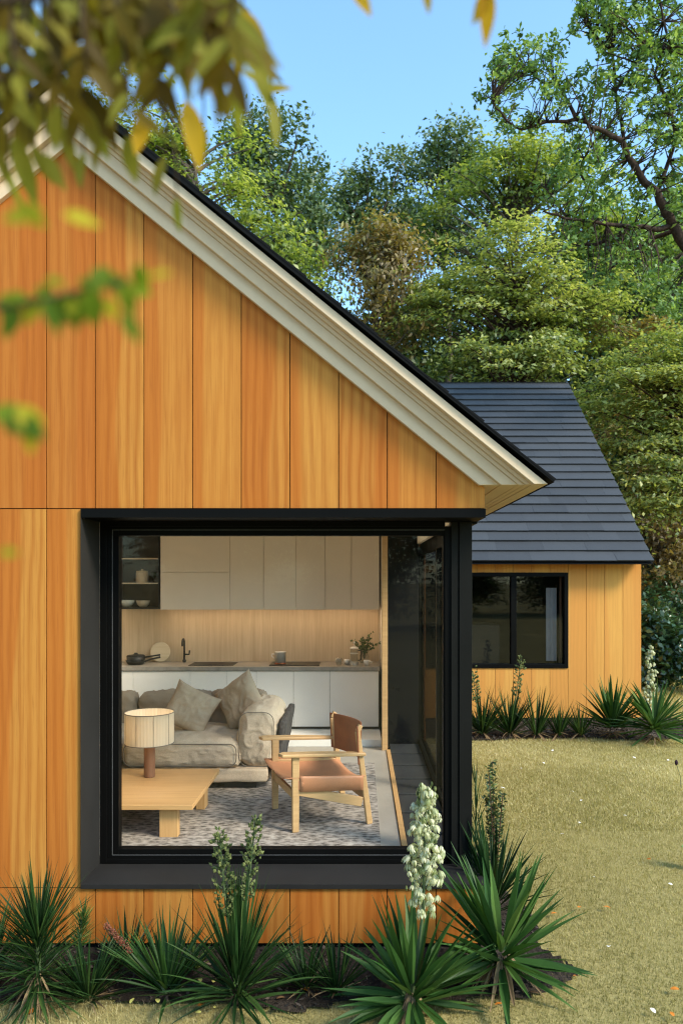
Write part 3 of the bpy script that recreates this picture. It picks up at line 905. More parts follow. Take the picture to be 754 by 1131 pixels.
t = empty('coffee_press', P(391, 735, 9.28), label='glass coffee press beside the leafy sprigs on the counter', cat='coffee press'); t.location.z = ZC
m_ = MB(); m_.lathe([(.046, 0), (.046, .19), (.048, .192)], n=24, cap1=False); m_.build('glass_beaker', M['ware_glass'], t, smooth=True)
m_ = MB(); m_.lathe([(.049, 0), (.049, .035)], n=24); m_.lathe([(.049, .13), (.049, .142)], n=24); m_.lathe([(.05, .192), (.05, .205), (.03, .215)], n=24)
m_.tube([(0, 0, .21), (0, 0, .26)], .004, 6); m_.lathe([(.011, .258), (.013, .27), (.005, .28)], n=12); m_.build('metal_frame', M['steel'], t, smooth=False)
m_ = MB(); m_.tube([(.047, 0, .17), (.085, 0, .17), (.085, 0, .06), (.047, 0, .05)], .007, 8); m_.build('handle', M['iron'], t)
t = empty('leafy_vase', P(402, 735, 9.48), label='vase of dark leafy sprigs at the counter end', cat='vase'); t.location.z = ZC
m_ = MB(); m_.lathe([(.045, 0), (.06, .03), (.058, .09), (.03, .13), (.034, .145)], n=24, cap1=False); m_.build('vase_body', M['ware_glass'], t, smooth=True)
m_ = MB(); rr = random.Random(5); cs = []
for k in range(9):
    a = rr.uniform(0, 6.28); l = rr.uniform(.16, .30); sp = rr.uniform(.3, 1.0)
    pts = [Vector((0, 0, .05))] + [Vector((math.cos(a) * sp * l * f * .9, math.sin(a) * sp * l * f * .5, .1 + l * f * (1 - .35 * sp * f))) for f in (.3, .6, 1.0)]
    m_.tube(pts, .003, 5)
    for f in np.linspace(.25, 1, 9):
        i = min(int(f * 3), 2); q_ = pts[i].lerp(pts[i + 1], f * 3 - i)
        for _ in range(2): cs.append(q_ + Vector((rr.gauss(0, .016), rr.gauss(0, .016), rr.gauss(0, .012))))
m_.build('stems', M['stem'], t)
cs = np.array([tuple(c) for c in cs]); np_mesh('sprig_leaves', leaf_quads(cs, rng.normal(size=cs.shape), .042, .026), 4, rng.uniform(0, 1, len(cs)), M['lf_dark'], t)
def cup(px, Y, name, label, h, r, mat):
    t = empty(name, P(px, 735, Y), label=label, cat='cup'); t.location.z = ZC
    m_ = MB(); m_.lathe([(r * .7, 0), (r, h * .4), (r, h), (r * .9, h), (r * .86, h * .2)], n=20, cap1=False); m_.build('cup_body', mat, t, smooth=True)
    m_ = MB(); m_.tube([(r * .95, 0, h * .8), (r * 1.45, 0, h * .75), (r * 1.4, 0, h * .35), (r * .95, 0, h * .25)], .005, 8); m_.build('handle', mat, t, smooth=True)
cup(374, 9.22, 'glass_cup', 'clear glass cup on the counter, left of the coffee press', .085, .04, M['ware_glass'])
cup(383, 9.30, 'metal_cup', 'small metal cup between the glass cup and the coffee press', .06, .036, M['steel'])
cup(405, 9.22, 'white_cup', 'pale ceramic cup on the right of the coffee press', .06, .04, M['white_cer'])
# bowls and jug in the glazed cupboard
def bowl(px, z, label, r, h, mat):
    t = empty('bowl', P(px, 640, 9.45), label=label, cat='bowl'); t.location.z = z
    m_ = MB(); m_.lathe([(r * .45, 0), (r * .8, h * .4), (r, h), (r * .95, h), (r * .7, h * .4), (r * .3, h * .15)], n=24); m_.build('bowl_body', mat, t, smooth=True)
    m_ = MB(); m_.lathe([(r * .4, -.006 + .008), (r * .4, .012)], n=20); m_.build('foot_ring', mat, t)
bowl(139, 1.951, 'cream bowl on the lowest shelf of the glazed cupboard, left', .11, .085, M['white_cer'])
bowl(158, 1.951, 'cream bowl on the lowest shelf of the glazed cupboard, right', .085, .08, M['ceramic'])
t = empty('storage_jar', P(157, 640, 9.46), label='cream lidded jar on the middle shelf of the glazed cupboard', cat='jar'); t.location.z = 2.2495
m_ = MB(); m_.lathe([(.07, 0), (.075, .01), (.075, .12), (.068, .125)], n=24); m_.build('jar_body', M['ceramic'], t, smooth=False)
m_ = MB(); m_.lathe([(.07, .126), (.07, .145), (.015, .15), (.015, .165), (0.001, .168)], n=24); m_.build('lid', M['board'], t)
t = empty('stem_glass', P(170, 640, 9.46), label='small green glass beside the cream jar in the cupboard', cat='glass'); t.location.z = 2.2495
m_ = MB(); m_.lathe([(.03, 0), (.03, .006), (.006, .01), (.006, .05), (.035, .08), (.032, .13)], n=20, cap1=False); m_.build('glass_body', glass_mat('green_glass', (.5, .7, .45)), t, smooth=True)

# ================================================================== LIVING ROOM
ZF = .44
rg = MB(); rg.box(-2.9, .147, 5.20, 7.72, ZF + .001, ZF + .012)
tag(rg.build('rug', M['rug']), 'mottled grey woven rug under the armchair and coffee table', 'rug')

def soft_box(size, r, cuts=22, amp=.012, freq=6.0, bulge=.0, seed=0, sag=0.0):
    bm = bmesh.new(); bmesh.ops.create_cube(bm, size=2.0)
    bmesh.ops.subdivide_edges(bm, edges=bm.edges[:], cuts=cuts, use_grid_fill=True)
    hx, hy, hz = [k / 2 for k in size]
    for v in bm.verts:
        p = Vector((v.co.x * hx, v.co.y * hy, v.co.z * hz))
        c = Vector((max(-hx + r, min(hx - r, p.x)), max(-hy + r, min(hy - r, p.y)), max(-hz + r, min(hz - r, p.z))))
        d = p - c
        n = d.normalized() if d.length > 1e-6 else Vector((0, 0, 1))
        q = c + n * r if d.length > 1e-6 else p
        u, w_ = v.co.x, v.co.y
        q.z += bulge * (1 - u * u) * (1 - w_ * w_) * (1 if v.co.z > 0 else -.3)
        s = Vector((seed * 7.3, seed * 3.1, 0))
        k = mnoise.noise(q * freq + s) * amp
        # creases: ridged noise, stretched
        cr = 1 - abs(mnoise.noise(Vector((q.x * freq * 2.2, q.y * freq * 1.1, q.z * freq * 1.8)) + s * 2)) * 2
        k += (max(0, cr) ** 4) * amp * .75
        cr2 = 1 - abs(mnoise.noise(Vector((q.x * freq * 4.5, q.y * freq * 4.0, q.z * freq * 4.5)) + s * 3)) * 2
        k += (max(0, cr2) ** 4) * amp * .22
        v.co = q + n * k
    me = MB()
    bm.verts.ensure_lookup_table()
    for i, v in enumerate(bm.verts): v.index = i
    me.v = [tuple(v.co) for v in bm.verts]
    me.f = [tuple(v.index for v in f.verts) for f in bm.faces]; me.t = [.5] * len(me.f)
    bm.free()
    return me

sofa = empty('sofa', (-1.9, 7.2, ZF + .012), label='slouchy wrinkled greige linen sofa in front of the kitchen', cat='sofa')
def S(mbd, name, mat, loc, rot=(0, 0, 0), **kw):
    o = mbd.build(name, mat, sofa, smooth=True, **kw); o.location = loc; o.rotation_euler = rot; return o
S(soft_box((2.15, .95, .13), .03, 14, .008, 7, seed=9), 'sofa_base', M['sofa'], (.02, 0, .12))
ft = MB()
for (x, y_) in ((-.95, -.36), (.85, -.36), (-.95, .36), (.85, .36)):
    ft = MB(); ft.box(x - .14, x + .14, y_ - .05, y_ + .05, 0, .055); ft.build('foot', M['iron'], sofa)
S(soft_box((1.04, .92, .25), .09, 40, .015, 5, .035, seed=1), 'seat_cushion', M['sofa'], (.34, -.05, .31))
S(soft_box((1.0, .92, .25), .09, 36, .015, 5, .035, seed=2), 'seat_cushion', M['sofa'], (-.70, -.05, .31))
S(soft_box((.34, .92, .52), .12, 40, .016, 4.5, .02, seed=3), 'armrest', M['sofa'], (1.00, -.02, .44), (0, R(7), 0))
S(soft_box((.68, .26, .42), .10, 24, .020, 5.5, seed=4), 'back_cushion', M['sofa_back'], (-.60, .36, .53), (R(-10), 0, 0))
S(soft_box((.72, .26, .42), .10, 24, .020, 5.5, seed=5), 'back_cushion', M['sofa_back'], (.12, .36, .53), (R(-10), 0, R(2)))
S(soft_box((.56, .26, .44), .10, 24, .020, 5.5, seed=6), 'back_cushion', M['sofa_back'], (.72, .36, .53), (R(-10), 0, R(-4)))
S(soft_box((2.2, .14, .52), .05, 16, .010, 6, seed=7), 'sofa_back', M['sofa_side'], (.0, .53, .36), (R(-8), 0, 0))
S(soft_box((.06, .98, .52), .025, 18, .008, 9, seed=8), 'side_panel', M['sofa_side'], (1.185, .04, .34), (0, R(9), 0))
# piping outlines on the arm front and cushion fronts
pp = MB()
def rr_outline(cx, cz, hw, hh, y, r, k=5):
    pts = []
    for (sx_, sz_, a0) in ((1, 1, 0), (-1, 1, 90), (-1, -1, 180), (1, -1, 270)):
        for i in range(k + 1):
            a = R(a0 + 90 * i / k); pts.append((cx + sx_ * (hw - r) + r * math.cos(a), y, cz + sz_ * (hh - r) + r * math.sin(a)))
    return pts + pts[:1]
pp.tube(rr_outline(1.0, .44, .15, .235, -.478, .08), .004, 6, caps=False)
pp.tube(rr_outline(.34, .31, .49, .095, -.512, .06), .005, 6, caps=False)
pp.tube(rr_outline(-.70, .31, .47, .095, -.512, .06), .005, 6, caps=False)
pp.build('piping', M['seam'], sofa, smooth=True)

def pillow(name, label, loc, rot, w_=.46, h_=.46, th=.15, seed=0):
    mb = MB(); n = 36
    def pt(u, v, s):
        e = (max(0, 1 - u ** 4) * max(0, 1 - v ** 4)) ** .55
        pin = 1 - .10 * (1 - u * u) * abs(v) ** 3
        pin2 = 1 - .10 * (1 - v * v) * abs(u) ** 3
        q = Vector((u * w_ / 2 * pin2, s * th / 2 * e, v * h_ / 2 * pin))
        k = mnoise.noise(Vector((q.x * 9 + seed, q.z * 9, s * 3))) * .02 * e
        cr = max(0, 1 - abs(mnoise.noise(Vector((q.x * 14 + seed, q.z * 10, s * 5 + seed)))) * 2) ** 3
        cr3 = max(0, 1 - abs(mnoise.noise(Vector((q.x * 26 + seed, q.z * 22, s * 5 + seed)))) * 2) ** 3
        q.y += s * (k + (cr * .012 + cr3 * .004) * e)
        return q
    idx = {}
    for s in (-1, 1):
        for i in range(n + 1):
            for j in range(n + 1):
                b = i in (0, n) or j in (0, n)
                key = (i, j, 0 if b else s)
                if key not in idx:
                    idx[key] = len(mb.v); mb.v.append(tuple(pt(2 * i / n - 1, 2 * j / n - 1, s)))
        for i in range(n):
            for j in range(n):
                ks = []
                for (a, b) in ((i, j), (i + 1, j), (i + 1, j + 1), (i, j + 1)):
                    bb = a in (0, n) or b in (0, n); ks.append(idx[(a, b, 0 if bb else s)])
                mb.f.append(tuple(ks) if s < 0 else tuple(ks[::-1])); mb.t.append(.5)
    o = mb.build(name, M['pillow'], None, smooth=True)
    o.location = loc; o.rotation_euler = rot
    return tag(o, label, 'cushion')
pillow('throw_pillow', 'tilted square scatter cushion leaning in the middle of the sofa', (-1.55, 7.06, 1.10), (R(-24), R(27), R(6)), .44, .42, .16, 2)
pillow('throw_pillow', 'crumpled scatter cushion propped against the sofa armrest', (-1.12, 7.24, 1.15), (R(-20), R(-36), R(-14)), .44, .44, .17, 9)

# coffee table
tb = empty('coffee_table', (-1.95, 5.95, ZF + .012), label='low oak coffee table with slab legs in front of the sofa', cat='coffee table')
m_ = MB(); m_.box(-.85, .775, -.53, .52, .213, .248); m_.build('table_top', M['oak'], tb, bevel=.003)
for (x, y_, sx_, sy_) in ((.59, -.43, .13, .07), (.68, .26, .07, .13), (-.66, -.43, .13, .07), (-.72, .26, .07, .13)):
    m_ = MB(); m_.box(x - sx_ / 2, x + sx_ / 2, y_ - sy_ / 2, y_ + sy_ / 2, 0, .2125); m_.build('leg', M['oak_v'], tb, bevel=.003)

# lamp
lp = empty('table_lamp', (-1.69, 6.20, .70), label='table lamp with pleated cream shade on the coffee table', cat='lamp')
m_ = MB(); m_.lathe([(.042, 0.0005), (.044, .004), (.044, .30)], n=28); m_.build('lamp_base', M['terracotta'], lp, smooth=False)
sm_, nt_, out_ = new_mat('pleated_shade')
bb_ = nt_.nodes.new('ShaderNodeBsdfPrincipled'); tt_ = nt_.nodes.new('ShaderNodeBsdfTranslucent'); mx_ = nt_.nodes.new('ShaderNodeMixShader')
nn_ = noise_(nt_, coords(nt_, (90, 90, 1)), 1.0, 2)
cc_ = ramp(nt_, nn_, [(.3, (.72, .63, .49)), (.7, (.80, .72, .58))])
nt_.links.new(cc_, bb_.inputs['Base Color']); nt_.links.new(cc_, tt_.inputs[0]); bb_.inputs['Roughness'].default_value = .8
mx_.inputs[0].default_value = .45; nt_.links.new(bb_.outputs[0], mx_.inputs[1]); nt_.links.new(tt_.outputs[0], mx_.inputs[2]); nt_.links.new(mx_.outputs[0], out_.inputs[0])
m_ = MB(); nn = 96
prof = []
vs = []; fsx = []
for z in (.275, .52):
    for k in range(nn):
        a = 2 * math.pi * k / nn; r = .192 + (.0007 if k % 2 else -.0007)
        vs.append((r * math.cos(a), r * math.sin(a), z))
for k in range(nn): fsx.append((k, (k + 1) % nn, nn + (k + 1) % nn, nn + k))
m_.add(vs, fsx); shade = m_.build('lamp_shade', sm_, lp)
sld = shade.modifiers.new('s', 'SOLIDIFY'); sld.thickness = .002
m_ = MB()
for z in (.275, .52): m_.tube([(.194 * math.cos(a), .194 * math.sin(a), z) for a in [2 * math.pi * k / 48 for k in range(49)]], .0035, 6, caps=False)
for k in range(9):
    a = 2 * math.pi * (k + .35) / 9; m_.tube([(.195 * math.cos(a), .195 * math.sin(a), .275), (.195 * math.cos(a), .195 * math.sin(a), .52)], .0016, 5)
for a in (0, 2.09, 4.19): m_.tube([(.0, 0, .30), (.19 * math.cos(a), .19 * math.sin(a), .30)], .003, 5)
m_.build('shade_wire', M['seam'], lp)

# armchair: local x = depth towards the back, local y = width (towards +y = far side)
ZR = ZF + .012
m_ = MB(); m_.lathe([(.004, .365), (.022, .38), (.03, .405), (.022, .43), (.004, .44)], n=14)
m_.build('bulb', emit_mat('lit_bulb', (1.0, .80, .55), 62.0), lp, smooth=True)
ch = empty('armchair', (-.467, 5.60, ZR), math.atan2(.19, .521), label='oak armchair with tan leather sling seat and brown leather back', cat='armchair')
W_, D_ = .61, .555
for yy_ in (0, W_):
    m_ = MB(); m_.bar((0, yy_, 0), (0.0, yy_, .555), .034, .048, (1, 0, 0), .040, .055); m_.build('leg', M['ash'], ch, bevel=.006)
    m_ = MB(); m_.bar((D_ + .02, yy_, 0), (D_ - .075, yy_, .70), .036, .046, (1, 0, 0), .030, .036); m_.build('leg', M['ash'], ch, bevel=.006)
    # flat arm rest, widening at the front
    yo = -.015 if yy_ == 0 else .015
    mb = MB(); z0, z1 = .556, .580
    poly = [(-.11, -.035), (-.125, .03), (-.08, .062), (.20, .055), (.44, .035), (.535, .026), (.535, -.026), (.30, -.045)]
    mb.prism([(p[0], yy_ + yo + p[1]) for p in poly], z0, z1, axis='Z')
    for i, v in enumerate(mb.v):
        mb.v[i] = (v[0], v[1], v[2] - .035 * max(0, (v[0]) / .5))
    mb.build('armrest', M['ash'], ch, bevel=.006)
    m_ = MB(); m_.bar((.0, yy_, .36), (D_ - .02, yy_, .33), .030, .075, (0, 0, 1)); m_.build('seat_rail', M['ash'], ch, bevel=.005)
    m_ = MB(); m_.bar((.0, yy_, .20), (D_ - .0, yy_, .15), .020, .045, (0, 0, 1)); 
m_ = MB(); m_.bar((.0, 0, .26), (.0, W_, .26), .024, .06, (0, 0, 1)); m_.build('stretcher', M['ash'], ch, bevel=.004)
m_ = MB(); m_.bar((D_ - .01, 0, .21), (D_ - .01, W_, .21), .024, .06, (0, 0, 1)); m_.build('stretcher', M['ash'], ch, bevel=.004)
m_ = MB(); m_.bar((.02, .0, .30), (D_ - .04, .0, .17), .022, .07, (0, 0, 1)); m_.build('stretcher', M['ash'], ch, bevel=.004)
m_ = MB(); m_.bar((.02, W_, .30), (D_ - .04, W_, .17), .022, .07, (0, 0, 1)); m_.build('stretcher', M['ash'], ch, bevel=.004)
# sling seat
mb = MB(); nu, nv = 18, 20
for i in range(nu + 1):
    for j in range(nv + 1):
        u = i / nu; v = 2 * j / nv - 1
        x = -.085 + (D_ - .02 + .085) * u
        yv = W_ / 2 + v * (W_ / 2 + .018) * (1 if abs(v) < .99 else 1)
        sag = .085 * (1 - v * v) ** .8
        z = .405 - .035 * u - sag * (.55 + .45 * math.sin(math.pi * min(1, u * 1.05))) + .03 * max(0, .15 - u) / .15 * (1 - abs(v))
        mb.v.append((x, yv, z))
for i in range(nu):
    for j in range(nv):
        a = i * (nv + 1) + j; mb.f.append((a, a + nv + 1, a + nv + 2, a + 1)); mb.t.append(.5)
# flaps wrapped over the rails, hanging outside
for sgn, y0 in ((-1, -.021), (1, W_ + .021)):
    b = len(mb.v)
    for i in range(nu + 1):
        u = i / nu; x = .03 + (D_ - .07) * u
        for z in (.408 - .035 * u, .39 - .035 * u, .295 - .03 * u):
            mb.v.append((x, y0 + (sgn * .004 if z < .38 else 0), z))
    for i in range(nu):
        for j in range(2):
            a = b + i * 3 + j; mb.f.append((a, a + 3, a + 4, a + 1)); mb.t.append(.5)
o = mb.build('seat', M['leather'], ch, smooth=True); md = o.modifiers.new('s', 'SOLIDIFY'); md.thickness = .006
# leather back, curved and leaning
mb = MB(); nu, nv = 12, 20
for i in range(nu + 1):
    for j in range(nv + 1):
        u = i / nu; v = 2 * j / nv - 1
        z = .455 + .285 * u
        x = D_ - .015 - (.095 / .70) * (z) + .10 * (1 - v * v) - .0 + .05 * u * (1 - .5 * v * v)
        mb.v.append((x + .008, W_ / 2 + v * (W_ / 2 + .025), z - .012 * (1 - v * v)))
for i in range(nu):
    for j in range(nv):
        a = i * (nv + 1) + j; mb.f.append((a, a + 1, a + nv + 2, a + nv + 1)); mb.t.append(.5)
o = mb.build('backrest', M['leather_d'], ch, smooth=True); md = o.modifiers.new('s', 'SOLIDIFY'); md.thickness = .012
md = o.modifiers.new('b', 'BEVEL'); md.width = .003; md.segments = 2; md.limit_method = 'ANGLE'
for yy_ in (0, W_):
    m_ = MB(); m_.bar((D_ - .075, yy_, .70), (D_ - .05, yy_, .745), .028, .034, (1, 0, 0)); m_.build('back_post', M['ash'], ch, bevel=.004)
    m_ = MB(); m_.bar((-.012, yy_ - .0, .36), (.045, yy_ - (.024 if yy_ == 0 else -.024), .33), .012, .06, (0, 0, 1)); m_.build('strap', M['leather'], ch, bevel=.002)

# ================================================================== BACK HOUSE
BY, BX0, BX1, BDEP = 12.46, -1.5, 4.55, 9.28
bh = empty('timber_cottage', (1.5, BY, 0), label='far timber house with dark slate roof beyond the lawn', cat='house')
def B(mbd, name, mat, parent=None, **kw):
    o = mbd.build(name, mat, None, **kw); o.parent = parent or bh
    if parent is None: o.matrix_parent_inverse = Matrix.Translation((-1.5, -BY, 0))
    return o
bw = .295; WXa, WXb, WZa, WZb = .75, 3.37, .855, 2.40
mb = MB(); k = 0
while True:
    b = BX1 - k * bw - (.003 if k else 0); a = max(BX1 - (k + 1) * bw + .003, BX0)
    if b <= BX0: break
    if b <= WXa + .01 or a >= WXb - .01: mb.box(a, b, BY, BY + .02, .05, 2.60)
    else:
        if a < WXa: mb.box(a, WXa, BY, BY + .02, WZa, WZb)
        if b > WXb: mb.box(WXb, b, BY, BY + .02, WZa, WZb)
        mb.box(a, b, BY, BY + .02, .05, WZa - .002); mb.box(a, b, BY, BY + .02, WZb + .002, 2.60)
    k += 1
RY, RZ = 17.1, 6.62
gpoly = [(BY + .02, .05), (BY + BDEP, .05), (BY + BDEP, 2.65), (RY, RZ - .12), (BY + .02, 2.65)]
mb.prism(gpoly, BX1 - .02, BX1 - .0005, axis='X'); mb.prism(gpoly, BX0 + .0005, BX0 + .02, axis='X')
mb.box(BX0 + .02, BX1 - .02, BY + BDEP - .02, BY + BDEP, .05, 2.6)
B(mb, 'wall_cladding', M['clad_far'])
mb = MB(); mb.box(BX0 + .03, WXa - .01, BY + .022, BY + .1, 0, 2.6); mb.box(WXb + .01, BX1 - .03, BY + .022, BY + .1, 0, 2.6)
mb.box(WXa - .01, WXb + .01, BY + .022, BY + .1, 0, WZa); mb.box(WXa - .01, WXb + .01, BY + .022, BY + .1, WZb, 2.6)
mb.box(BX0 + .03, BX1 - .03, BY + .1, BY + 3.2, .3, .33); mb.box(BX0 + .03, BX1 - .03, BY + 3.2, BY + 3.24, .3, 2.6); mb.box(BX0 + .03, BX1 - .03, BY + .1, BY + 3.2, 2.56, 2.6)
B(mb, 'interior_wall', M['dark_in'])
bu = Vector((0, RY - 12.14, RZ - 2.555)).normalized(); bn = Vector((0, -bu.z, bu.y))
mb = MB(); L_ = math.hypot(RY - 12.14, RZ - 2.555)
slates(mb, Vector((BX0 - .1, 12.14, 2.562)), Vector((1, 0, 0)), bu, bn, BX1 + .08 - (BX0 - .1), 24, L_ / 24, (.45, .8), .019, seed=8)
bu2 = Vector((0, -bu.y, bu.z)); bn2 = Vector((0, bu.z, bu.y))
slates(mb, Vector((BX0 - .1, 2 * RY - 12.14, 2.562)), Vector((1, 0, 0)), bu2, bn2, BX1 + .08 - (BX0 - .1), 24, L_ / 24, (.45, .8), .019, seed=9)
mb.prism([(RY - .09, RZ - .045), (RY + .09, RZ - .045), (RY, RZ + .045)], BX0 - .1, BX1 + .082, axis='X')
B(mb, 'roof_slates', M['slate'])
mb = MB()
mb.prism([(12.15, 2.548), (RY, RZ - .02), (2 * RY - 12.15, 2.548), (2 * RY - 12.15, 2.50), (RY, RZ - .10), (12.15, 2.528)], BX0 - .095, BX1 + .075, axis='X')
B(mb, 'roof_deck', M['edge_black'])
# window
mb = MB(); fy = BY - .02
fw = .065
for (x0, x1, z0, z1) in ((WXa, WXa + fw, WZa, WZb), (WXb - fw, WXb, WZa, WZb), (WXa + fw, WXb - fw, WZa, WZa + fw), (WXa + fw, WXb - fw, WZb - fw, WZb)):
    mb.box(x0, x1, fy, BY + .09, z0, z1)
for xm in (1.61, 2.49): mb.box(xm - .045, xm + .045, fy + .01, BY + .08, WZa + fw, WZb - fw)
wfr = B(mb, 'window_frame', M['black'], bevel=.004)
mb = MB(); mb.add([(WXa + .03, BY + .05, WZa + .03), (WXb - .03, BY + .05, WZa + .03), (WXb - .03, BY + .05, WZb - .03), (WXa + .03, BY + .05, WZb - .03)], [(0, 1, 2, 3)])
B(mb, 'window_pane', M['glass_far'])
# white curtain inside the right pane
mb = MB(); vs = []; n = 26
for i in range(n + 1):
    x = 3.06 + .17 * i / n; yv = BY + .20 + .02 * math.sin(i * 1.9)
    vs += [(x, yv, .95), (x, yv, 2.15)]
mb.add(vs, [(2 * i, 2 * i + 2, 2 * i + 3, 2 * i + 1) for i in range(n)])
B(mb, 'curtain', M['curtain'], smooth=True)
mb = MB(); mb.box(3.26, 3.285, BY + .095, BY + .13, .92, 2.33); B(mb, 'inner_trim', M['terracotta'])
mb = MB(); mb.box(1.3, 2.42, BY + .9, BY + 1.6, .34, 1.5); B(mb, 'inner_partition', M['dark_box'])

# ================================================================== PLANTS
def blades(mb, n, L, Wd, elev, droop=30, seg=6, rad=.02, z0=0.0, zspread=0.0, seed=0, vr=(0, 1), fold=.25, tipw=.04, az=None, origin=(0, 0, 0), axis=None):
    rr = random.Random(seed)
    for k in range(n):
        a = rr.uniform(0, 2 * math.pi) if az is None else R(rr.uniform(*az))
        zz = z0 + rr.random() * zspread
        fr_ = rr.random()
        el = R(elev[0] + (elev[1] - elev[0]) * (fr_ if zspread == 0 else (.35 * fr_ + .65 * (zz - z0) / max(zspread, 1e-6))))
        l = rr.uniform(*L); wd = rr.uniform(*Wd)
        dr = R(droop * rr.uniform(.4, 1.3)) * max(.15, math.cos(el))
        p = Vector(origin) + Vector((math.cos(a) * rad, math.sin(a) * rad, zz))
        if axis is not None: p = Vector(origin) + Vector(axis) * zz + Vector((math.cos(a) * rad, math.sin(a) * rad, 0))
        tw = rr.uniform(-.5, .5); azd = rr.uniform(-.25, .25)
        vs = []
        for i in range(seg + 1):
            t_ = i / seg
            e = el - dr * t_ * t_; aa = a + azd * t_
            d = Vector((math.cos(aa) * math.cos(e), math.sin(aa) * math.cos(e), math.sin(e)))
            sd = Vector((-math.sin(aa), math.cos(aa), 0)); up = sd.cross(d) * -1
            sd = (sd * math.cos(tw) + up * math.sin(tw)); up = d.cross(sd)
            prof = (.55 + 1.0 * t_ if t_ < .45 else 1.0) * (1 - max(0, t_ - .45) / .55 * (1 - tipw)) if True else 1
            ww_ = wd / 2 * min(1, prof)
            vs += [p - sd * ww_, p - up * ww_ * fold * 2, p + sd * ww_]
            p = p + d * (l / seg)
        fs_ = []
        for i in range(seg):
            b = i * 3
            fs_ += [(b, b + 1, b + 4, b + 3), (b + 1, b + 2, b + 5, b + 4)]
        mb.add(vs, fs_, vr[0] + (vr[1] - vr[0]) * rr.random())
    return mb

def bud_spike(mb_stem, mb_bud, pts, r0, n, rad, size, seed, taper=True, hang=False):
    rr = random.Random(seed); pts = [Vector(p) for p in pts]
    mb_stem.tube(pts, [r0 * (1 - .6 * i / (len(pts) - 1)) for i in range(len(pts))], 6)
    a, b = pts[-2], pts[-1]
    for k in range(n):
        f = rr.random(); q = a.lerp(b, f)
        env = rad * (.30 + .70 * math.sin(math.pi * min(1, .14 + .80 * f))) if taper else rad * math.sin(math.pi * (.1 + .85 * f))
        an = rr.uniform(0, 6.283); rd = env * rr.uniform(.2, 1)
        c = q + Vector((math.cos(an) * rd, math.sin(an) * rd, rr.gauss(0, size * .5)))
        if rr.random() < .35: mb_stem.tube([q - Vector((0, 0, rd * .4)), c], .0018, 4, caps=False)
        s = size * rr.uniform(.7, 1.25)
        if hang:
            # drooping bell: five-sided cup opening downward
            tilt = Matrix.Rotation(rr.uniform(-.6, .6), 3, 'X') @ Matrix.Rotation(rr.uniform(-.6, .6), 3, 'Y')
            vv_ = rr.random()
            for q_ in range(6):
                a0 = q_ * math.pi / 3 + rr.uniform(-.2, .2); op = rr.uniform(.8, 1.25)
                def pp_(ang, r_, z_): return c + tilt @ Vector((math.cos(ang) * r_ * s, math.sin(ang) * r_ * s, z_ * s))
                h_ = .42
                mb_bud.add([pp_(a0, .06, .55), pp_(a0 - h_, .34, .22), pp_(a0, .40, .25), pp_(a0 + h_, .34, .22), pp_(a0 - h_, .42 * op, -.18), pp_(a0, .50 * op, -.16), pp_(a0 + h_, .42 * op, -.18), pp_(a0, .40 * op, -.62)],
                           [(0, 1, 2), (0, 2, 3), (1, 4, 5, 2), (2, 5, 6, 3), (4, 7, 5), (5, 7, 6)], min(1, max(0, vv_ + rr.uniform(-.15, .15))))
        else:
            d = (Vector((math.cos(an), math.sin(an), rr.uniform(.5, 1.8)))).normalized()
            sd = d.cross(Vector((0, 0, 1))).normalized(); up = sd.cross(d)
            w_ = s * .32
            mb_bud.add([c, c + d * s * .5 + sd * w_, c + d * s * .5 + up * w_, c + d * s * .5 - sd * w_, c + d * s * .5 - up * w_, c + d * s],
                       [(0, 1, 2), (0, 2, 3), (0, 3, 4), (0, 4, 1), (5, 2, 1), (5, 3, 2), (5, 4, 3), (5, 1, 4)], rr.random())

FRONT = 'plants along the front of the near house'
BACK = 'plants along the front of the far house'
def plant(name, label, loc, group, cat='plant'):
    return empty(name, loc, 0, label, cat, group)

# 1 tall fine-leaved plant at left
t = plant('spiky_plant', 'tall tufted plant with fine needle leaves at the left edge of the bed', G(42, 1112, .02), FRONT)
m_ = MB()
blades(m_, 105, (.26, .40), (.010, .016), (-15, 78), 22, 5, .012, .06, .36, 21, (.0, .85))
blades(m_, 80, (.28, .42), (.009, .015), (35, 88), 12, 5, .015, .34, .08, 22, (.1, .8)); blades(m_, 70, (.24, .38), (.009, .015), (20, 70), 14, 5, .015, .14, .2, 122, (.05, .85))
blades(m_, 45, (.26, .36), (.010, .016), (-40, 10), 20, 5, .02, .08, .06, 23, (.2, .9))
m_.build('leaves', M['yucca_dark'], t)
m_ = MB(); blades(m_, 16, (.16, .26), (.010, .016), (-75, -30), 20, 4, .015, .14, .05, 24); m_.build('dry_leaves', M['dry'], t)
m_ = MB(); m_.tube([(0, 0, -.02), (0, 0, .40)], [.022, .012], 7); m_.build('stem', M['stem'], t)
# second tuft at far left behind
t = plant('spiky_plant', 'dark tuft cut by the left picture edge, behind the tall needle plant', G(-8, 1088, .02), FRONT)
m_ = MB(); blades(m_, 90, (.28, .42), (.010, .017), (0, 80), 24, 5, .02, .03, .16, 25, (.0, .75)); m_.build('leaves', M['yucca_dark'], t)
m_ = MB(); m_.tube([(0, 0, -.02), (0, 0, .2)], [.02, .012], 7); m_.build('stem', M['stem'], t)
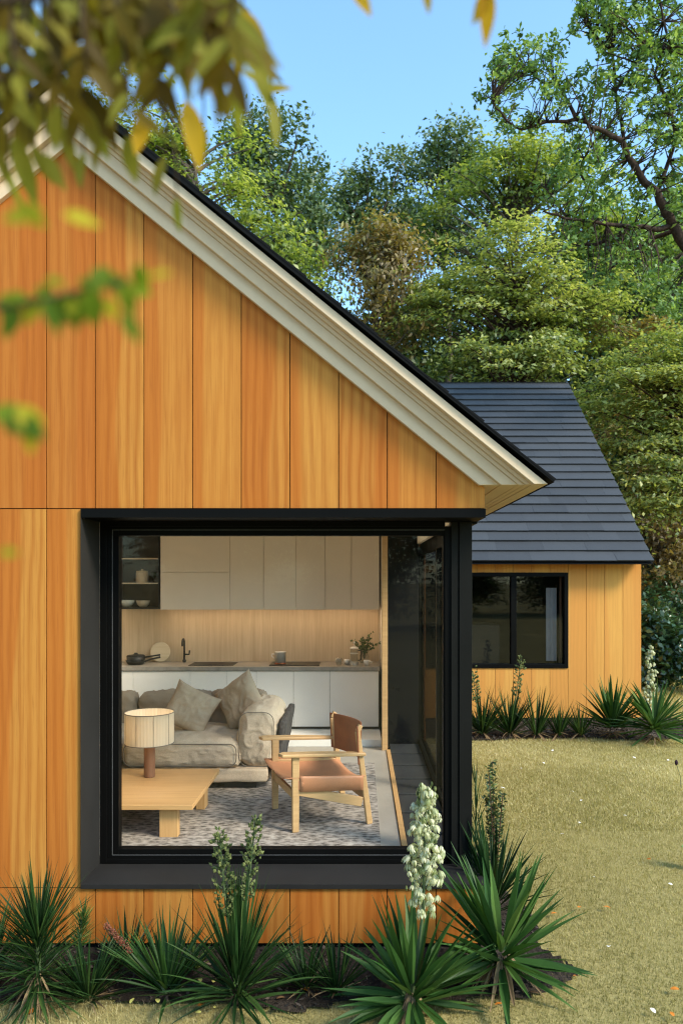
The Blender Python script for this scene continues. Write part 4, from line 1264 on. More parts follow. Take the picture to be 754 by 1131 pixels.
# bottle-brush shoot
t = plant('bottlebrush_shoot', 'single upright bottle-brush shoot with bright green tip', G(84, 1078, .02), FRONT)
m_ = MB(); blades(m_, 130, (.07, .12), (.006, .010), (15, 75), 10, 3, .006, .16, .20, 26, (.35, .99), axis=(.12, 0, 1)); m_.build('leaves', M['yucca'], t)
m_ = MB(); m_.tube([(0, 0, -.02), (.02, 0, .18), (.04, 0, .37)], [.008, .007, .004], 6); m_.build('stem', M['stem'], t)
t = plant('small_tuft', 'small dark tuft at the wall behind the red-spiked plant', G(140, 1070, .02), FRONT)
m_ = MB(); blades(m_, 60, (.18, .32), (.010, .016), (20, 85), 28, 5, .03, 0, .05, 126, (.0, .8)); m_.build('leaves', M['yucca_dark'], t)
m_ = MB(); blades(m_, 6, (.1, .18), (.010, .015), (-5, 15), 20, 4, .03, .01, .02, 127); m_.build('dry_leaves', M['dry'], t)
# low tuft
t = plant('low_tuft', 'low dark tuft of strap leaves beneath the bottle-brush shoot', G(98, 1106, .02), FRONT)
m_ = MB(); blades(m_, 120, (.24, .38), (.011, .018), (8, 82), 35, 6, .03, .0, .06, 27, (.0, .8)); m_.build('leaves', M['yucca_dark'], t)
m_ = MB(); blades(m_, 8, (.15, .22), (.010, .015), (-5, 15), 20, 4, .03, .01, .02, 28); m_.build('dry_leaves', M['dry'], t)
# strap plant with red-brown bud spike
t = plant('strap_leaf_plant', 'strap-leaved plant with a leaning red-brown bud spike', G(184, 1098, .02), FRONT)
m_ = MB(); blades(m_, 85, (.30, .44), (.014, .024), (12, 80), 28, 7, .03, .0, .07, 29, (.15, .86), origin=(0, 0, 0)); blades(m_, 14, (.34, .44), (.016, .024), (30, 60), 12, 7, .03, .0, .05, 30, (.5, .95), az=(140, 200)); m_.build('leaves', M['yucca'], t)
ms, m2 = MB(), MB(); bud_spike(ms, m2, [(0, 0, 0), (-.17, -.02, .21), (-.19, -.02, .235), (-.325, -.03, .385)], .007, 260, .0125, .013, 31, True)
ms.build('flower_stalk', M['stem'], t); m2.build('flower_spike', M['redspike'], t)
# small background tufts between
t = plant('small_tuft', 'small pale tuft between the red-spiked plant and the tall two-spiked plant', G(212, 1072, .02), FRONT)
m_ = MB(); blades(m_, 40, (.12, .20), (.008, .012), (30, 85), 25, 5, .02, 0, .03, 32, (.5, 1)); m_.build('leaves', M['yucca'], t)
# tall plant with two green flower spikes
t = plant('flowering_strap_plant', 'large strap-leaved plant with two green bud spikes below the window', G(262, 1108, .02), FRONT)
m_ = MB()
blades(m_, 85, (.36, .52), (.016, .026), (5, 84), 30, 7, .035, .02, .16, 33, (.0, .84))
blades(m_, 45, (.40, .56), (.015, .022), (60, 89), 12, 7, .03, .12, .12, 34, (.1, .9))
blades(m_, 28, (.26, .40), (.016, .024), (-15, 10), 20, 6, .04, .04, .05, 35, (.2, .8))
m_.build('leaves', M['yucca_dark'], t)
for sp_, n_, r_, s_, sd_ in (([(0, 0, .1), (-.06, .02, .45), (-.10, .02, .90)], 210, .062, .030, 36), ([(0, 0, .1), (.05, .02, .55), (.095, .02, .98)], 190, .050, .028, 37)):
    ms, m2 = MB(), MB(); bud_spike(ms, m2, sp_, .009, n_, r_, s_, sd_)
    ms.build('flower_stalk', M['stem'], t); m2.build('flower_spike', M['spike'], t)
# two low dark tufts by the wall
for (px, py, lab, sd) in ((338, 1092, 'low dark strap tuft right of the two-spiked plant, by the wall', 40), (372, 1096, 'low dark strap tuft nearest the blooming yucca, by the wall', 41)):
    t = plant('low_tuft', lab, G(px, py, .02), FRONT)
    m_ = MB(); blades(m_, 60, (.20, .36), (.011, .018), (15, 84), 30, 6, .025, 0, .05, sd, (.0, .8)); m_.build('leaves', M['yucca_dark'], t)
    m_ = MB(); blades(m_, 8, (.12, .2), (.010, .015), (-5, 20), 20, 4, .03, .01, .02, sd + 50); m_.build('dry_leaves', M['dry'], t)

# blooming yucca
t = plant('yucca', 'yucca with a tall cream flower spike at the house corner', G(455, 1118, .02), FRONT, 'yucca')
m_ = MB()
blades(m_, 46, (.38, .50), (.042, .056), (10, 82), 20, 7, .035, .05, .14, 50, (.3, .9), .3)
blades(m_, 34, (.34, .46), (.040, .052), (-22, 14), 18, 7, .04, .05, .05, 51, (.25, .8), .3)
m_.build('leaves', M['yucca'], t)
m_ = MB(); blades(m_, 14, (.2, .3), (.02, .03), (-70, -30), 10, 4, .03, .09, .03, 52); m_.build('dry_leaves', M['dry'], t)
ms, m2 = MB(), MB()
bud_spike(ms, m2, [(0, 0, .1), (.06, .02, .52), (.075, .03, 1.16)], .013, 230, .104, .033, 53, True, True)
ms.build('flower_stalk', M['stem'], t); m2.build('flower_spike', M['bloom'], t, smooth=True)
m3 = MB(); rr = random.Random(4)
for k in range(46):
    f = rr.uniform(.86, 1.03) if k < 30 else rr.uniform(.15, .9)
    q = Vector((.06, .02, .52)).lerp(Vector((.075, .03, 1.16)), f); an = rr.uniform(0, 6.28); d = rr.uniform(.03, .06) + (.085 * (1 - f) if k >= 30 else 0)
    c = q + Vector((math.cos(an) * d, math.sin(an) * d, rr.uniform(-.02, .04)))
    m3.lathe([(.002, -.012), (.007, 0), (.003, .014)], c, 5, rr.random())
m3.build('flower_buds', M['spike'], t)
# big yucca at the corner
t = plant('yucca', 'large yucca without bloom and with a dry leaf skirt, right of the blooming one', G(553, 1092, .02), FRONT, 'yucca')
m_ = MB()
blades(m_, 52, (.42, .56), (.044, .060), (12, 86), 18, 7, .035, .14, .16, 60, (.2, .88), .3)
blades(m_, 26, (.38, .50), (.042, .056), (-18, 12), 16, 7, .04, .13, .05, 61, (.2, .8), .3)
m_.build('leaves', M['yucca'], t)
m_ = MB(); blades(m_, 34, (.22, .34), (.018, .03), (-78, -38), 12, 5, .035, .16, .05, 62); m_.build('dry_leaves', M['dry'], t)
m_ = MB(); m_.tube([(0, 0, -.03), (0, 0, .2)], [.04, .035], 8); m_.build('stem', M['bark'], t)
# darker yucca behind, near the post
t = plant('yucca', 'dark narrow-leaved yucca behind the large one, against the corner post', (.86, 4.95, .02), FRONT, 'yucca')
m_ = MB(); blades(m_, 60, (.36, .50), (.022, .032), (20, 88), 16, 7, .03, .14, .16, 63, (.0, .6), .3); m_.build('leaves', M['yucca_dark'], t)
m_ = MB(); m_.tube([(0, 0, -.03), (0, 0, .28)], [.03, .02], 8); m_.build('stem', M['stem'], t)
# leafy upright shrubs behind the post
def sprig_shrub(name, label, loc, h, n_st, spread, lsize, mat, group, seed, cat='shrub', stem='stem_red'):
    rr = random.Random(seed); t = plant(name, label, loc, group, cat); ms = MB(); cs, nr, vv = [], [], []
    for k in range(n_st):
        a = rr.uniform(0, 6.28); hh = h * rr.uniform(.7, 1.05); sp = spread * rr.uniform(.2, 1)
        pts = [Vector((0, 0, -.02)), Vector((math.cos(a) * sp * .4, math.sin(a) * sp * .4, hh * .5)), Vector((math.cos(a) * sp, math.sin(a) * sp, hh))]
        ms.tube(pts, [.006, .004, .002], 5)
        for f in np.linspace(.25, 1, int(hh / lsize * 2.6)):
            q = pts[0].lerp(pts[1], f * 2) if f < .5 else pts[1].lerp(pts[2], f * 2 - 1)
            for _ in range(2):
                an = rr.uniform(0, 6.28); d = Vector((math.cos(an), math.sin(an), rr.uniform(.1, .9)))
                c = q + d * lsize * .55; cs.append(tuple(c)); nr.append((-d.x * .6 + rr.gauss(0, .3), -d.y * .6 + rr.gauss(0, .3), 1)); vv.append(rr.random())
    ms.build('stem', M[stem], t)
    np_mesh('leaves', leaf_quads(np.array(cs), np.array(nr), lsize * 1.05, lsize * .45), 4, np.array(vv), mat, t)
    return t
sprig_shrub('upright_shrub', 'slender upright shrub with reddish stems right of the corner post', (.96, 5.45, .02), .95, 7, .10, .042, M['lf_dark'], FRONT, 70)
t = plant('needle_shrub', 'narrow needle-leaved plant pressed against the corner post', (.80, 5.30, .02), FRONT, 'shrub')
m_ = MB(); blades(m_, 90, (.10, .16), (.007, .010), (35, 85), 10, 3, .02, .1, .80, 71, (.1, .8)); m_.build('leaves', M['yucca_dark'], t)
m_ = MB(); m_.tube([(0, 0, -.02), (0, 0, .95)], [.01, .004], 6); m_.build('stem', M['stem'], t)

# row before the far house
def back_tuft(name, label, px, py, n, L, Wd, elev, mat, seed, droop=18, z0=.03, zs=.08, cat='plant', vr=(0, .9), dry=0):
    t = plant(name, label, G(px, py, .02), BACK, cat)
    m_ = MB(); blades(m_, n, L, Wd, elev, droop, 6, .03, z0, zs, seed, vr, .3); m_.build('leaves', mat, t)
    m_ = MB(); blades(m_, 10 + dry, (.2, .35), (.02, .035), (-50, 5), 15, 4, .04, .06, .03, seed + 100); m_.build('dry_leaves', M['dry'], t)
    return t
t = back_tuft('strap_leaf_plant', 'strap-leaved plant with a green bud spike nearest the corner post', 532, 814, 70, (.45, .72), (.022, .034), (15, 86), M['yucca_dark'], 200)
ms, m2 = MB(), MB(); bud_spike(ms, m2, [(0, 0, .1), (-.08, 0, .5), (-.13, 0, .95)], .010, 90, .07, .045, 201); ms.build('flower_stalk', M['stem'], t); m2.build('flower_spike', M['spike'], t)
t = back_tuft('strap_leaf_plant', 'strap-leaved plant with the tallest green bud spike under the far window', 563, 814, 80, (.45, .74), (.022, .034), (15, 86), M['yucca_dark'], 203)
ms, m2 = MB(), MB(); bud_spike(ms, m2, [(0, 0, .1), (.08, 0, .55), (.17, 0, 1.15)], .010, 100, .075, .045, 204); ms.build('flower_stalk', M['stem'], t); m2.build('flower_spike', M['spike'], t)
back_tuft('strap_leaf_plant', 'upright dark strap-leaved plant under the right end of the far window', 592, 815, 55, (.40, .72), (.020, .030), (45, 88), M['yucca_dark'], 206)
back_tuft('low_tuft', 'low grey-green tuft, left of the pair between the far window and far yuccas', 617, 815, 50, (.30, .52), (.018, .028), (40, 88), M['yucca_dark'], 207, vr=(.2, .95))
back_tuft('low_tuft', 'low grey-green tuft, right of the pair between the far window and far yuccas', 641, 815, 55, (.28, .48), (.018, .028), (25, 86), M['yucca_dark'], 208, vr=(.2, .95))
t = back_tuft('yucca', 'round yucca before the far house, left of the pair at its corner', 676, 815, 70, (.52, .66), (.045, .062), (5, 86), M['yucca'], 209, 16, .14, .14, 'yucca', (.2, .86), 6)
t = back_tuft('yucca', 'drooping yucca at the far house corner, right of the pair', 722, 820, 85, (.52, .72), (.045, .062), (-25, 84), M['yucca'], 210, 20, .16, .14, 'yucca', (.3, .92), 6)
t = plant('white_flower_spike', 'white flower spike rising behind the yucca at the far house corner', G(717, 806, .02), BACK, 'flower')
ms, m2 = MB(), MB(); bud_spike(ms, m2, [(0, 0, 0), (.0, 0, .30), (.02, 0, 1.2)], .012, 110, .11, .045, 212, True, True); ms.build('flower_stalk', M['stem'], t); m2.build('bell_flowers', M['bloom'], t, smooth=True)
# sprigs at the right picture edge
t = plant('dark_seed_head', 'thin stalk with dark purple seed head on the lawn at the right edge', G(752, 872, .0), None, 'plant')
m_ = MB(); m_.tube([(0, 0, 0), (-.01, 0, .14), (-.05, 0, .27)], .003, 5); m_.build('stem', M['stem'], t)
m_ = MB(); m_.lathe([(.004, -.028), (.016, -.015), (.018, .005), (.012, .024), (.003, .03)], (-.053, 0, .29), 10, .2); m_.build('seed_head', plain('dark_purple_seed', (.03, .012, .02), .8, 0, .2, .4, 90, .5), t, smooth=True)
sprig_shrub('small_shrub', 'small green shrub on the lawn cut by the right picture edge', G(768, 962, .0), .26, 9, .12, .04, M['lf_oak'], None, 75)

# fallen leaves
LG = 'fallen leaves scattered on the lawn and bed'
protos = {}
def fallen(kind, loc, label, s):
    if kind not in protos:
        mb = MB(); vs = []
        for i in range(7):
            t_ = i / 6; wd = .5 * math.sin(math.pi * (.08 + .86 * t_)) ** .8; zc = .10 * math.sin(t_ * 3)
            vs += [(t_ * 1.5 - .75, -wd, .16 * wd + zc), (t_ * 1.5 - .75, 0, zc), (t_ * 1.5 - .75, wd, .22 * wd + zc)]
        fs_ = []
        for i in range(6):
            b = i * 3; fs_ += [(b, b + 3, b + 4, b + 1), (b + 1, b + 4, b + 5, b + 2)]
        mb.add(vs, fs_); protos[kind] = mb.build('fallen_leaf', M['fall_' + kind], smooth=True); o = protos[kind]
    else:
        o = protos[kind].copy(); COL.objects.link(o)
    o.location = loc; o.scale = (s, s, s); o.rotation_euler = (random.uniform(-.3, .3), random.uniform(-.3, .3), random.uniform(0, 6.28))
    tag(o, label, 'leaf', LG)
lab = {'orange': 'orange fallen leaf lying on the grass', 'white': 'pale whitish fallen petal lying on the lawn', 'yellow': 'yellow-green fallen leaf lying on the dark mulch', 'brown': 'brown curled leaf lying on the mulch'}
for (px, py, k, s) in ((222, 1118, 'orange', .030), (338, 1100, 'orange', .028), (551, 1117, 'orange', .032), (35, 1126, 'orange', .045), (640, 1008, 'orange', .028), (670, 1008, 'orange', .03), (745, 1100, 'orange', .03),
                       (716, 954, 'orange', .030), (742, 1128, 'orange', .02), (635, 1085, 'orange', .018), (612, 1015, 'orange', .03),
                       (146, 1113, 'yellow', .024), (174, 1113, 'yellow', .026), (221, 1090, 'yellow', .024), (236, 1091, 'yellow', .024), (125, 1063, 'yellow', .022), (219, 1126, 'yellow', .02), (237, 1120, 'yellow', .016),
                       (310, 1110, 'brown', .03), (77, 1118, 'brown', .03), (350, 1106, 'brown', .03), (590, 1104, 'brown', .03),
                       (620, 926, 'white', .026), (672, 1052, 'white', .026), (721, 1124, 'white', .022), (640, 913, 'white', .024), (642, 888, 'white', .03), (655, 974, 'white', .02), (740, 982, 'white', .02), (547, 836, 'white', .03), (600, 846, 'white', .024), (632, 878, 'white', .022), (555, 874, 'white', .03), (610, 832, 'white', .03), (738, 843, 'white', .03), (700, 840, 'white', .026), (690, 905, 'white', .02), (576, 852, 'white', .024)):
    fallen(k, G(px, py, 0) + Vector((0, 0, .035)), lab[k], s)

# ================================================================== TREES
WOOD = 'trees of the wood behind the houses'
def make_tree(name, label, base, lobes, n_cl, per, clr, clv, leaf, mat, trunk_r, seed, group=WOOD, flat=.5, bark='bark', n_br=45, gaps=.0, hang=0.0, cat='tree', trunk_top=None, v_bias=0.0, wr=.5, layer=0.0):
    """lobes: (cx,cy,cz,rx,ry,rz) relative to the base"""
    r = np.random.default_rng(seed); base = Vector(base)
    t = empty(name, base, 0, label, cat, group)
    vol = np.array([l[3] * l[4] * l[5] for l in lobes]) ** .8; vol /= vol.sum()
    cl = []
    for l, f in zip(lobes, vol):
        n = max(3, int(n_cl * f))
        d = unit(r.normal(size=(n, 3))); rad = r.uniform(0, 1, n) ** .42
        c = d * rad[:, None] * np.array(l[3:6]) + np.array(l[0:3])
        cl.append(c)
    cl = np.concatenate(cl)
    if gaps:
        k = np.array([mnoise.noise(Vector(c * .55) + Vector((seed, 0, 0))) for c in cl]) > -gaps
        cl = cl[k]
    if layer:
        cl[:, 2] = np.round((cl[:, 2] + .25 * np.sin(cl[:, 0] * 1.1 + seed)) / layer) * layer + r.normal(0, layer * .09, len(cl)) - .04 * (cl[:, 0] - cl[:, 0].mean()) ** 2 * .5
    zt = trunk_top if trunk_top else cl[:, 2].max() * .86
    ccx = np.average(cl[:, 0]); ccy = np.average(cl[:, 1])
    tb_ = MB()
    def trunk_at(z):
        f = min(1, z / zt)
        return Vector((ccx * f * f + .25 * math.sin(z * .7 + seed), ccy * f * f + .2 * math.cos(z * .6 + seed), z))
    zs = np.linspace(-.3, zt, 9)
    tb_.tube([trunk_at(z) for z in zs], [trunk_r * (1.25 if i == 0 else 1 - .85 * i / 8) for i in range(9)], 9)
    order = r.permutation(len(cl))[:n_br]
    zlow = cl[:, 2].min()
    for i in order:
        c = Vector(cl[i]); hd = math.hypot(c.x - ccx, c.y - ccy)
        z0 = max(zlow * .5, min(zt * .95, c.z - hd * .55 - .3)); a = trunk_at(max(.3, z0)); md = a.lerp(c, .5) + Vector((r.normal(0, .12), r.normal(0, .12), hd * .10))
        q1 = a.lerp(md, .5) + Vector((0, 0, .05)); q2 = md.lerp(c, .5) + Vector((r.normal(0, .08), r.normal(0, .08), .05))
        br = trunk_r * (.32 if hd > 1 else .2)
        tb_.tube([a, q1, md, q2, c], [br, br * .75, br * .5, br * .3, .01], 5, caps=False)
    tb_.build('trunk', M[bark], t, smooth=True)
    nn = len(cl)
    ci = np.repeat(np.arange(nn), r.poisson(per, nn))
    n = len(ci)
    sc_ = r.uniform(.6, 1.35, nn)[ci][:, None]
    off = r.normal(size=(n, 3)) * np.array([clr, clr, clv]) * sc_
    off[:, 2] -= (off[:, 0] ** 2 + off[:, 1] ** 2) * .16 / max(clr, .01) 
    c = cl[ci] + off
    up = np.array([0, 0, 1.0])
    outw = unit(c - np.array([ccx, ccy, cl[:, 2].mean()]))
    nrm = up * (.35 + flat) + outw * .45 + r.normal(size=(n, 3)) * (.75 - .45 * flat)
    L = leaf * r.uniform(.6, 1.35, n); Wd = L * wr
    dirs = None
    if hang: dirs = r.normal(size=(n, 3)) + np.array([0, 0, -hang]); nrm = nrm * (1 - min(.9, hang * .4)) + outw * .5
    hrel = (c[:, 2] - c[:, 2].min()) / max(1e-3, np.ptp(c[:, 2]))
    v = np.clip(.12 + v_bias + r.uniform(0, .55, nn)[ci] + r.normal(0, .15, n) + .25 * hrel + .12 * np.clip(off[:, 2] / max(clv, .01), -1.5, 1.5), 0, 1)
    global rng
    old = rng; rng = r
    q = leaf_quads(c, nrm, L, Wd, .14, dirs); rng = old
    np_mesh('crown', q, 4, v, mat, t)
    return t

def Lb(base, *specs):
    """crown lobes given as (px, py, Y, rx_m, ry_m, rz_m) -> relative to the base"""
    out = []
    for (px, py, Y, a, b, c) in specs:
        p = P(px, py, Y); out.append((p.x - base[0], p.y - base[1], p.z, a, b, c))
    return out

def tree_px(name, label, bx, by, specs, **kw):
    return make_tree(name, label, (bx, by, 0), Lb((bx, by), *specs), **kw)

# bright green tree behind the near gable
tree_px('broadleaf_tree', 'bright yellow-green leafy tree rising behind the near gable roof', -3.9, 23.5,
        [(215, 215, 23.5, 2.0, 1.8, 2.6), (280, 250, 23, 2.0, 1.6, 1.5), (180, 150, 23.5, 1.6, 1.5, 2.2), (255, 165, 24, 1.1, 1.1, 1.5), (320, 300, 23, 1.3, 1.2, 1.0), (130, 120, 24, 1.5, 1.3, 2.0), (265, 320, 22.5, 2.0, 1.6, 1.4)],
        n_cl=250, per=84, clr=.48, clv=.10, leaf=.17, mat=M['lf_bright'], trunk_r=.22, seed=101, flat=.6, n_br=60, gaps=.08, v_bias=.04, layer=.55)
tree_px('evergreen_oak', 'dark round-topped tree behind the bright tree, left of the sky gap', -2.9, 28,
        [(300, 185, 28, 1.9, 1.8, 2.2), (322, 240, 28, 1.5, 1.5, 1.8), (275, 150, 28.5, 1.0, 1.0, 1.0), (345, 290, 28, 1.2, 1.2, 1.8)],
        n_cl=230, per=60, clr=.36, clv=.24, leaf=.19, mat=M['lf_dark'], trunk_r=.25, seed=102, flat=.1, gaps=.15, v_bias=.1)
tree_px('slender_tree', 'small dark tree top beside the sky gap above the brown tree', -1.7, 30,
        [(352, 215, 30, .7, .7, 1.3), (360, 260, 30, 1.0, 1.0, 1.2)], n_cl=70, per=46, clr=.3, clv=.26, leaf=.19, mat=M['lf_dark'], trunk_r=.14, seed=103, flat=.1, gaps=.2, v_bias=.1)
tree_px('withering_tree', 'brown drying tree above the near roof slope', .3, 25,
        [(405, 290, 25, 1.5, 1.3, 2.0), (375, 250, 25, .9, .9, 1.2), (430, 350, 24.5, 1.4, 1.2, 1.4), (455, 270, 25.5, .9, .9, .9), (390, 345, 24.6, 1.3, 1.2, 1.6)],
        n_cl=210, per=56, clr=.36, clv=.22, leaf=.19, mat=M['lf_brown'], trunk_r=.18, seed=104, flat=.1, hang=1.3, n_br=60, gaps=.15, wr=.42)
tree_px('evergreen_oak', 'dark evergreen at the right side of the sky gap, left of the tallest one', .4, 33,
        [(405, 215, 33, 1.3, 1.2, 1.7), (385, 235, 33, .9, .9, 1.2), (440, 200, 33, 1.3, 1.3, 1.5), (420, 260, 33, 2.0, 1.6, 2.0)], n_cl=210, per=55, clr=.40, clv=.26, leaf=.21, mat=M['lf_dark'], trunk_r=.25, seed=105, flat=.1, gaps=.15, v_bias=.15)
tree_px('evergreen_oak', 'tallest dark evergreen on the skyline behind the yellow-green trees', 3.7, 34,
        [(495, 172, 34, 1.6, 1.5, 1.4), (470, 215, 34, 1.4, 1.4, 1.8), (520, 205, 34, 1.3, 1.3, 1.6), (495, 250, 34, 2.4, 2, 2.0)], n_cl=250, per=56, clr=.42, clv=.26, leaf=.22, mat=M['lf_dark'], trunk_r=.28, seed=106, flat=.1, gaps=.15, v_bias=.1)
tree_px('broadleaf_tree', 'yellow-green leafy tree in the middle skyline, under the oak branch', 5.0, 28,
        [(520, 215, 28, 1.9, 1.6, 1.3), (575, 195, 28, 2.0, 1.6, 1.6), (620, 180, 28.5, 1.6, 1.5, 1.2), (560, 165, 28.5, 1.1, 1.1, .8), (630, 230, 28, 2.0, 1.6, 1.4), (490, 240, 28, 1.2, 1.2, 1.0)],
        n_cl=230, per=86, clr=.56, clv=.10, leaf=.18, mat=M['lf_bright'], trunk_r=.24, seed=107, flat=.6, n_br=70, gaps=.08, v_bias=.0, layer=.6)
tree_px('maple', 'wide maple with layered green sprays above the far slate roof', 4.6, 24.5,
        [(560, 300, 24.5, 2.6, 1.8, 1.2), (510, 350, 24, 1.9, 1.5, 1.3), (600, 350, 24, 2.4, 1.7, 1.3), (480, 310, 24.5, 1.3, 1.2, .8), (650, 300, 24.5, 1.9, 1.5, 1.0), (560, 395, 23.8, 2.8, 1.6, .9), (640, 390, 23.6, 1.8, 1.4, .9)],
        n_cl=400, per=105, clr=.55, clv=.065, leaf=.155, mat=M['lf_maple'], trunk_r=.17, seed=108, flat=.72, n_br=110, gaps=.035, bark='bark_d', v_bias=.12, layer=.62)
tree_px('maple', 'layered maple at the right, beside the slate roof verge', 10.2, 21.5,
        [(715, 410, 21, 2.0, 1.6, .8), (670, 430, 21.5, 1.2, 1.2, .7), (735, 470, 20.5, 1.7, 1.4, .9), (690, 500, 21, 1.3, 1.2, .8), (750, 540, 20.5, 1.4, 1.2, .7), (700, 545, 21, .9, .9, .6), (760, 400, 21, 1.6, 1.4, 1.0)],
        n_cl=330, per=100, clr=.50, clv=.055, leaf=.14, mat=M['lf_maple'], trunk_r=.16, seed=109, flat=.74, n_br=80, gaps=.03, bark='bark_d', v_bias=.16, layer=.55)
tree_px('broadleaf_tree', 'mid-green leafy tree behind the gnarled oak at the right', 10.5, 29,
        [(700, 300, 29, 2.4, 1.8, 1.8), (750, 260, 29, 2.2, 1.7, 2.0), (660, 250, 29.5, 1.8, 1.6, 1.3), (730, 370, 28.5, 2.4, 1.8, 1.4)],
        n_cl=380, per=56, clr=.46, clv=.16, leaf=.19, mat=M['lf_oak'], trunk_r=.25, seed=110, flat=.45, n_br=60, gaps=.12)
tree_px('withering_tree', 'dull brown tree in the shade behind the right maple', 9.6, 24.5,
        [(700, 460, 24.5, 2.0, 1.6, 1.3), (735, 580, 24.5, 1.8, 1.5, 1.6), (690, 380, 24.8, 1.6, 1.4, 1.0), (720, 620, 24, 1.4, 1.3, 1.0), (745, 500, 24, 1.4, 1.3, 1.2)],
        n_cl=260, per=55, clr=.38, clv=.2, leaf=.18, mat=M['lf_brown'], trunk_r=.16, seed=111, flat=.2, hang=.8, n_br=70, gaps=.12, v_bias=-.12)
# dark shaded evergreens closing the view lower down
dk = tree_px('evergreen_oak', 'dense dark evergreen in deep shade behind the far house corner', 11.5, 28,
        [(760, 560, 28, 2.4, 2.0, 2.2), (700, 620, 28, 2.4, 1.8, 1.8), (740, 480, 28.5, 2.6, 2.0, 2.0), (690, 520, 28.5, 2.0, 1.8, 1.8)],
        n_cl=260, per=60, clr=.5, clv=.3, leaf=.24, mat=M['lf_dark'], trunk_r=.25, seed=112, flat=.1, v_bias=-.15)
spec = [(-9, 33, 1.35, 'dark evergreen far behind the near gable, at the left'), (-5.2, 35, 1.45, 'dark evergreen hidden behind the bright yellow-green tree'), (-1.2, 36.5, 1.18, 'dark evergreen low behind the brown drying tree'),
        (2.6, 38, 1.35, 'dark evergreen far behind the maple, at its left'), (6.6, 37, 1.42, 'dark evergreen far behind the maple, at its middle'), (10.6, 37, 1.5, 'dark evergreen far behind the mid-green tree'),
        (15, 36, 1.6, 'dark evergreen farthest to the right of the wood'), (17.5, 30, 1.4, 'dark evergreen beside the lawn end at the right')]
src = make_tree('evergreen_oak', 'dark evergreen standing behind the yellow-green skyline tree', (12.8, 32.5, 0),
        [(0, 0, 9.2, 2.6, 2.2, 2.4), (-.9, 0, 6.2, 2.6, 2.2, 2.4), (1.1, 0, 5.0, 2.6, 2.2, 2.2), (.3, 0, 2.4, 2.6, 2.2, 2.0), (0, 0, 11.2, 1.4, 1.4, 1.6)], 420, 62, .5, .3, .26, M['lf_dark'], .3, 113, flat=.1)
for i, (x, y_, s, lb) in enumerate(spec):
    c = copy_tree(src); c.location = (x, y_, 0); c.scale = (s, s, s); c.rotation_euler = (0, 0, i * 1.3); c['label'] = lb
# undergrowth bushes at the lawn end
def bush(label, loc, r_, h, seed, mat=M['lf_gloss'], leaf=.13, group='bushes at the end of the lawn', n=130):
    return make_tree('bush', label, loc, [(0, 0, h * .55, r_, r_ * .8, h * .5), (r_ * .4, 0, h * .4, r_ * .7, r_ * .6, h * .4)], n, 42, .22, .17, leaf, mat, .05, seed, group, flat=.2, n_br=16, cat='bush', trunk_top=h * .6)
bush('glossy dark bush touching the far house corner', (6.15, 16.4, 0), .75, 1.75, 120, leaf=.15)
bush('dark bush at the lawn end, behind the glossy corner bush', (9.2, 23.2, 0), 1.5, 2.3, 121)
b0 = bush('dark bush at the lawn end, at the right picture edge', (11.6, 24.2, 0), 1.6, 2.6, 122)
for (x, y_, s, lb) in ((14.2, 24.6, 1.1, 'dark bush at the lawn end, just outside the right edge'), (7.0, 24.4, .9, 'dark bush hidden behind the far house corner')):
    c = copy_tree(b0); c.location = (x, y_, 0); c.scale = (s, s, s); c.rotation_euler = (0, 0, 2.1); c['label'] = lb

# gnarled oak at the right: its branches cross the view
OY = 15.0
ok = empty('gnarled_oak', (7.3, OY, 0), 0, 'gnarled oak with dark twisting branches and leaf clusters at the upper right', 'tree')
ob = Vector((7.3, OY, 0))
tw = MB()
rr = random.Random(77)
def br(pts, r0, r1, dy=0.0, sub=3):
    w_ = [P(a, b, OY + dy * i / max(1, len(pts) - 1)) - ob for i, (a, b) in enumerate(pts)]
    out = []
    for i in range(len(w_) - 1):
        p0 = w_[max(i - 1, 0)]; p1 = w_[i]; p2 = w_[i + 1]; p3 = w_[min(i + 2, len(w_) - 1)]
        for k in range(sub):
            t_ = k / sub
            q = .5 * ((2 * p1) + (p2 - p0) * t_ + (2 * p0 - 5 * p1 + 4 * p2 - p3) * t_ * t_ + (3 * p1 - p0 - 3 * p2 + p3) * t_ ** 3)
            out.append(q + Vector((rr.gauss(0, .012), rr.gauss(0, .03), rr.gauss(0, .012))))
    out.append(w_[-1])
    n = len(out); tw.tube(out, [r0 + (r1 - r0) * i / (n - 1) for i in range(n)], 8)
    return out
tw.tube([(0, 0, -.3), (.1, .1, 2), (-.05, .2, 4.5), (P(795, 330, OY) - ob), (P(765, 285, OY) - ob)], [.42, .33, .27, .22, .17], 12)
ends = []
ends += br([(765, 285), (743, 252), (735, 236), (724, 214), (705, 192), (691, 165), (669, 145), (650, 138)], .105, .036, -1.0)
ends += br([(650, 138), (636, 132), (603, 134), (576, 143), (551, 126), (544, 110)], .040, .012, -.6)
ends += br([(636, 132), (625, 108), (612, 92), (593, 88), (582, 77)], .04, .012, .5)
ends += br([(691, 165), (683, 120), (680, 99), (675, 55), (664, 16), (670, -20)], .042, .02, .6)
ends += br([(724, 214), (746, 154), (735, 110), (724, 82), (735, 40), (726, -10)], .045, .018, -.6)
ends += br([(735, 110), (760, 90), (775, 40)], .04, .02, .4)
ends += br([(765, 285), (745, 253), (722, 252), (700, 250), (655, 245), (625, 240), (600, 233)], .070, .016, -.8)
ends += br([(700, 250), (675, 263), (655, 269), (640, 271)], .05, .02, .3)
ends += br([(625, 240), (610, 215), (598, 205)], .025, .01, .3)
ends += br([(745, 253), (715, 268), (690, 285), (668, 300)], .05, .014, .6)
ends += br([(705, 192), (720, 175), (728, 150)], .03, .012, .3)
ends += br([(669, 145), (650, 165), (640, 190)], .03, .01, .5)
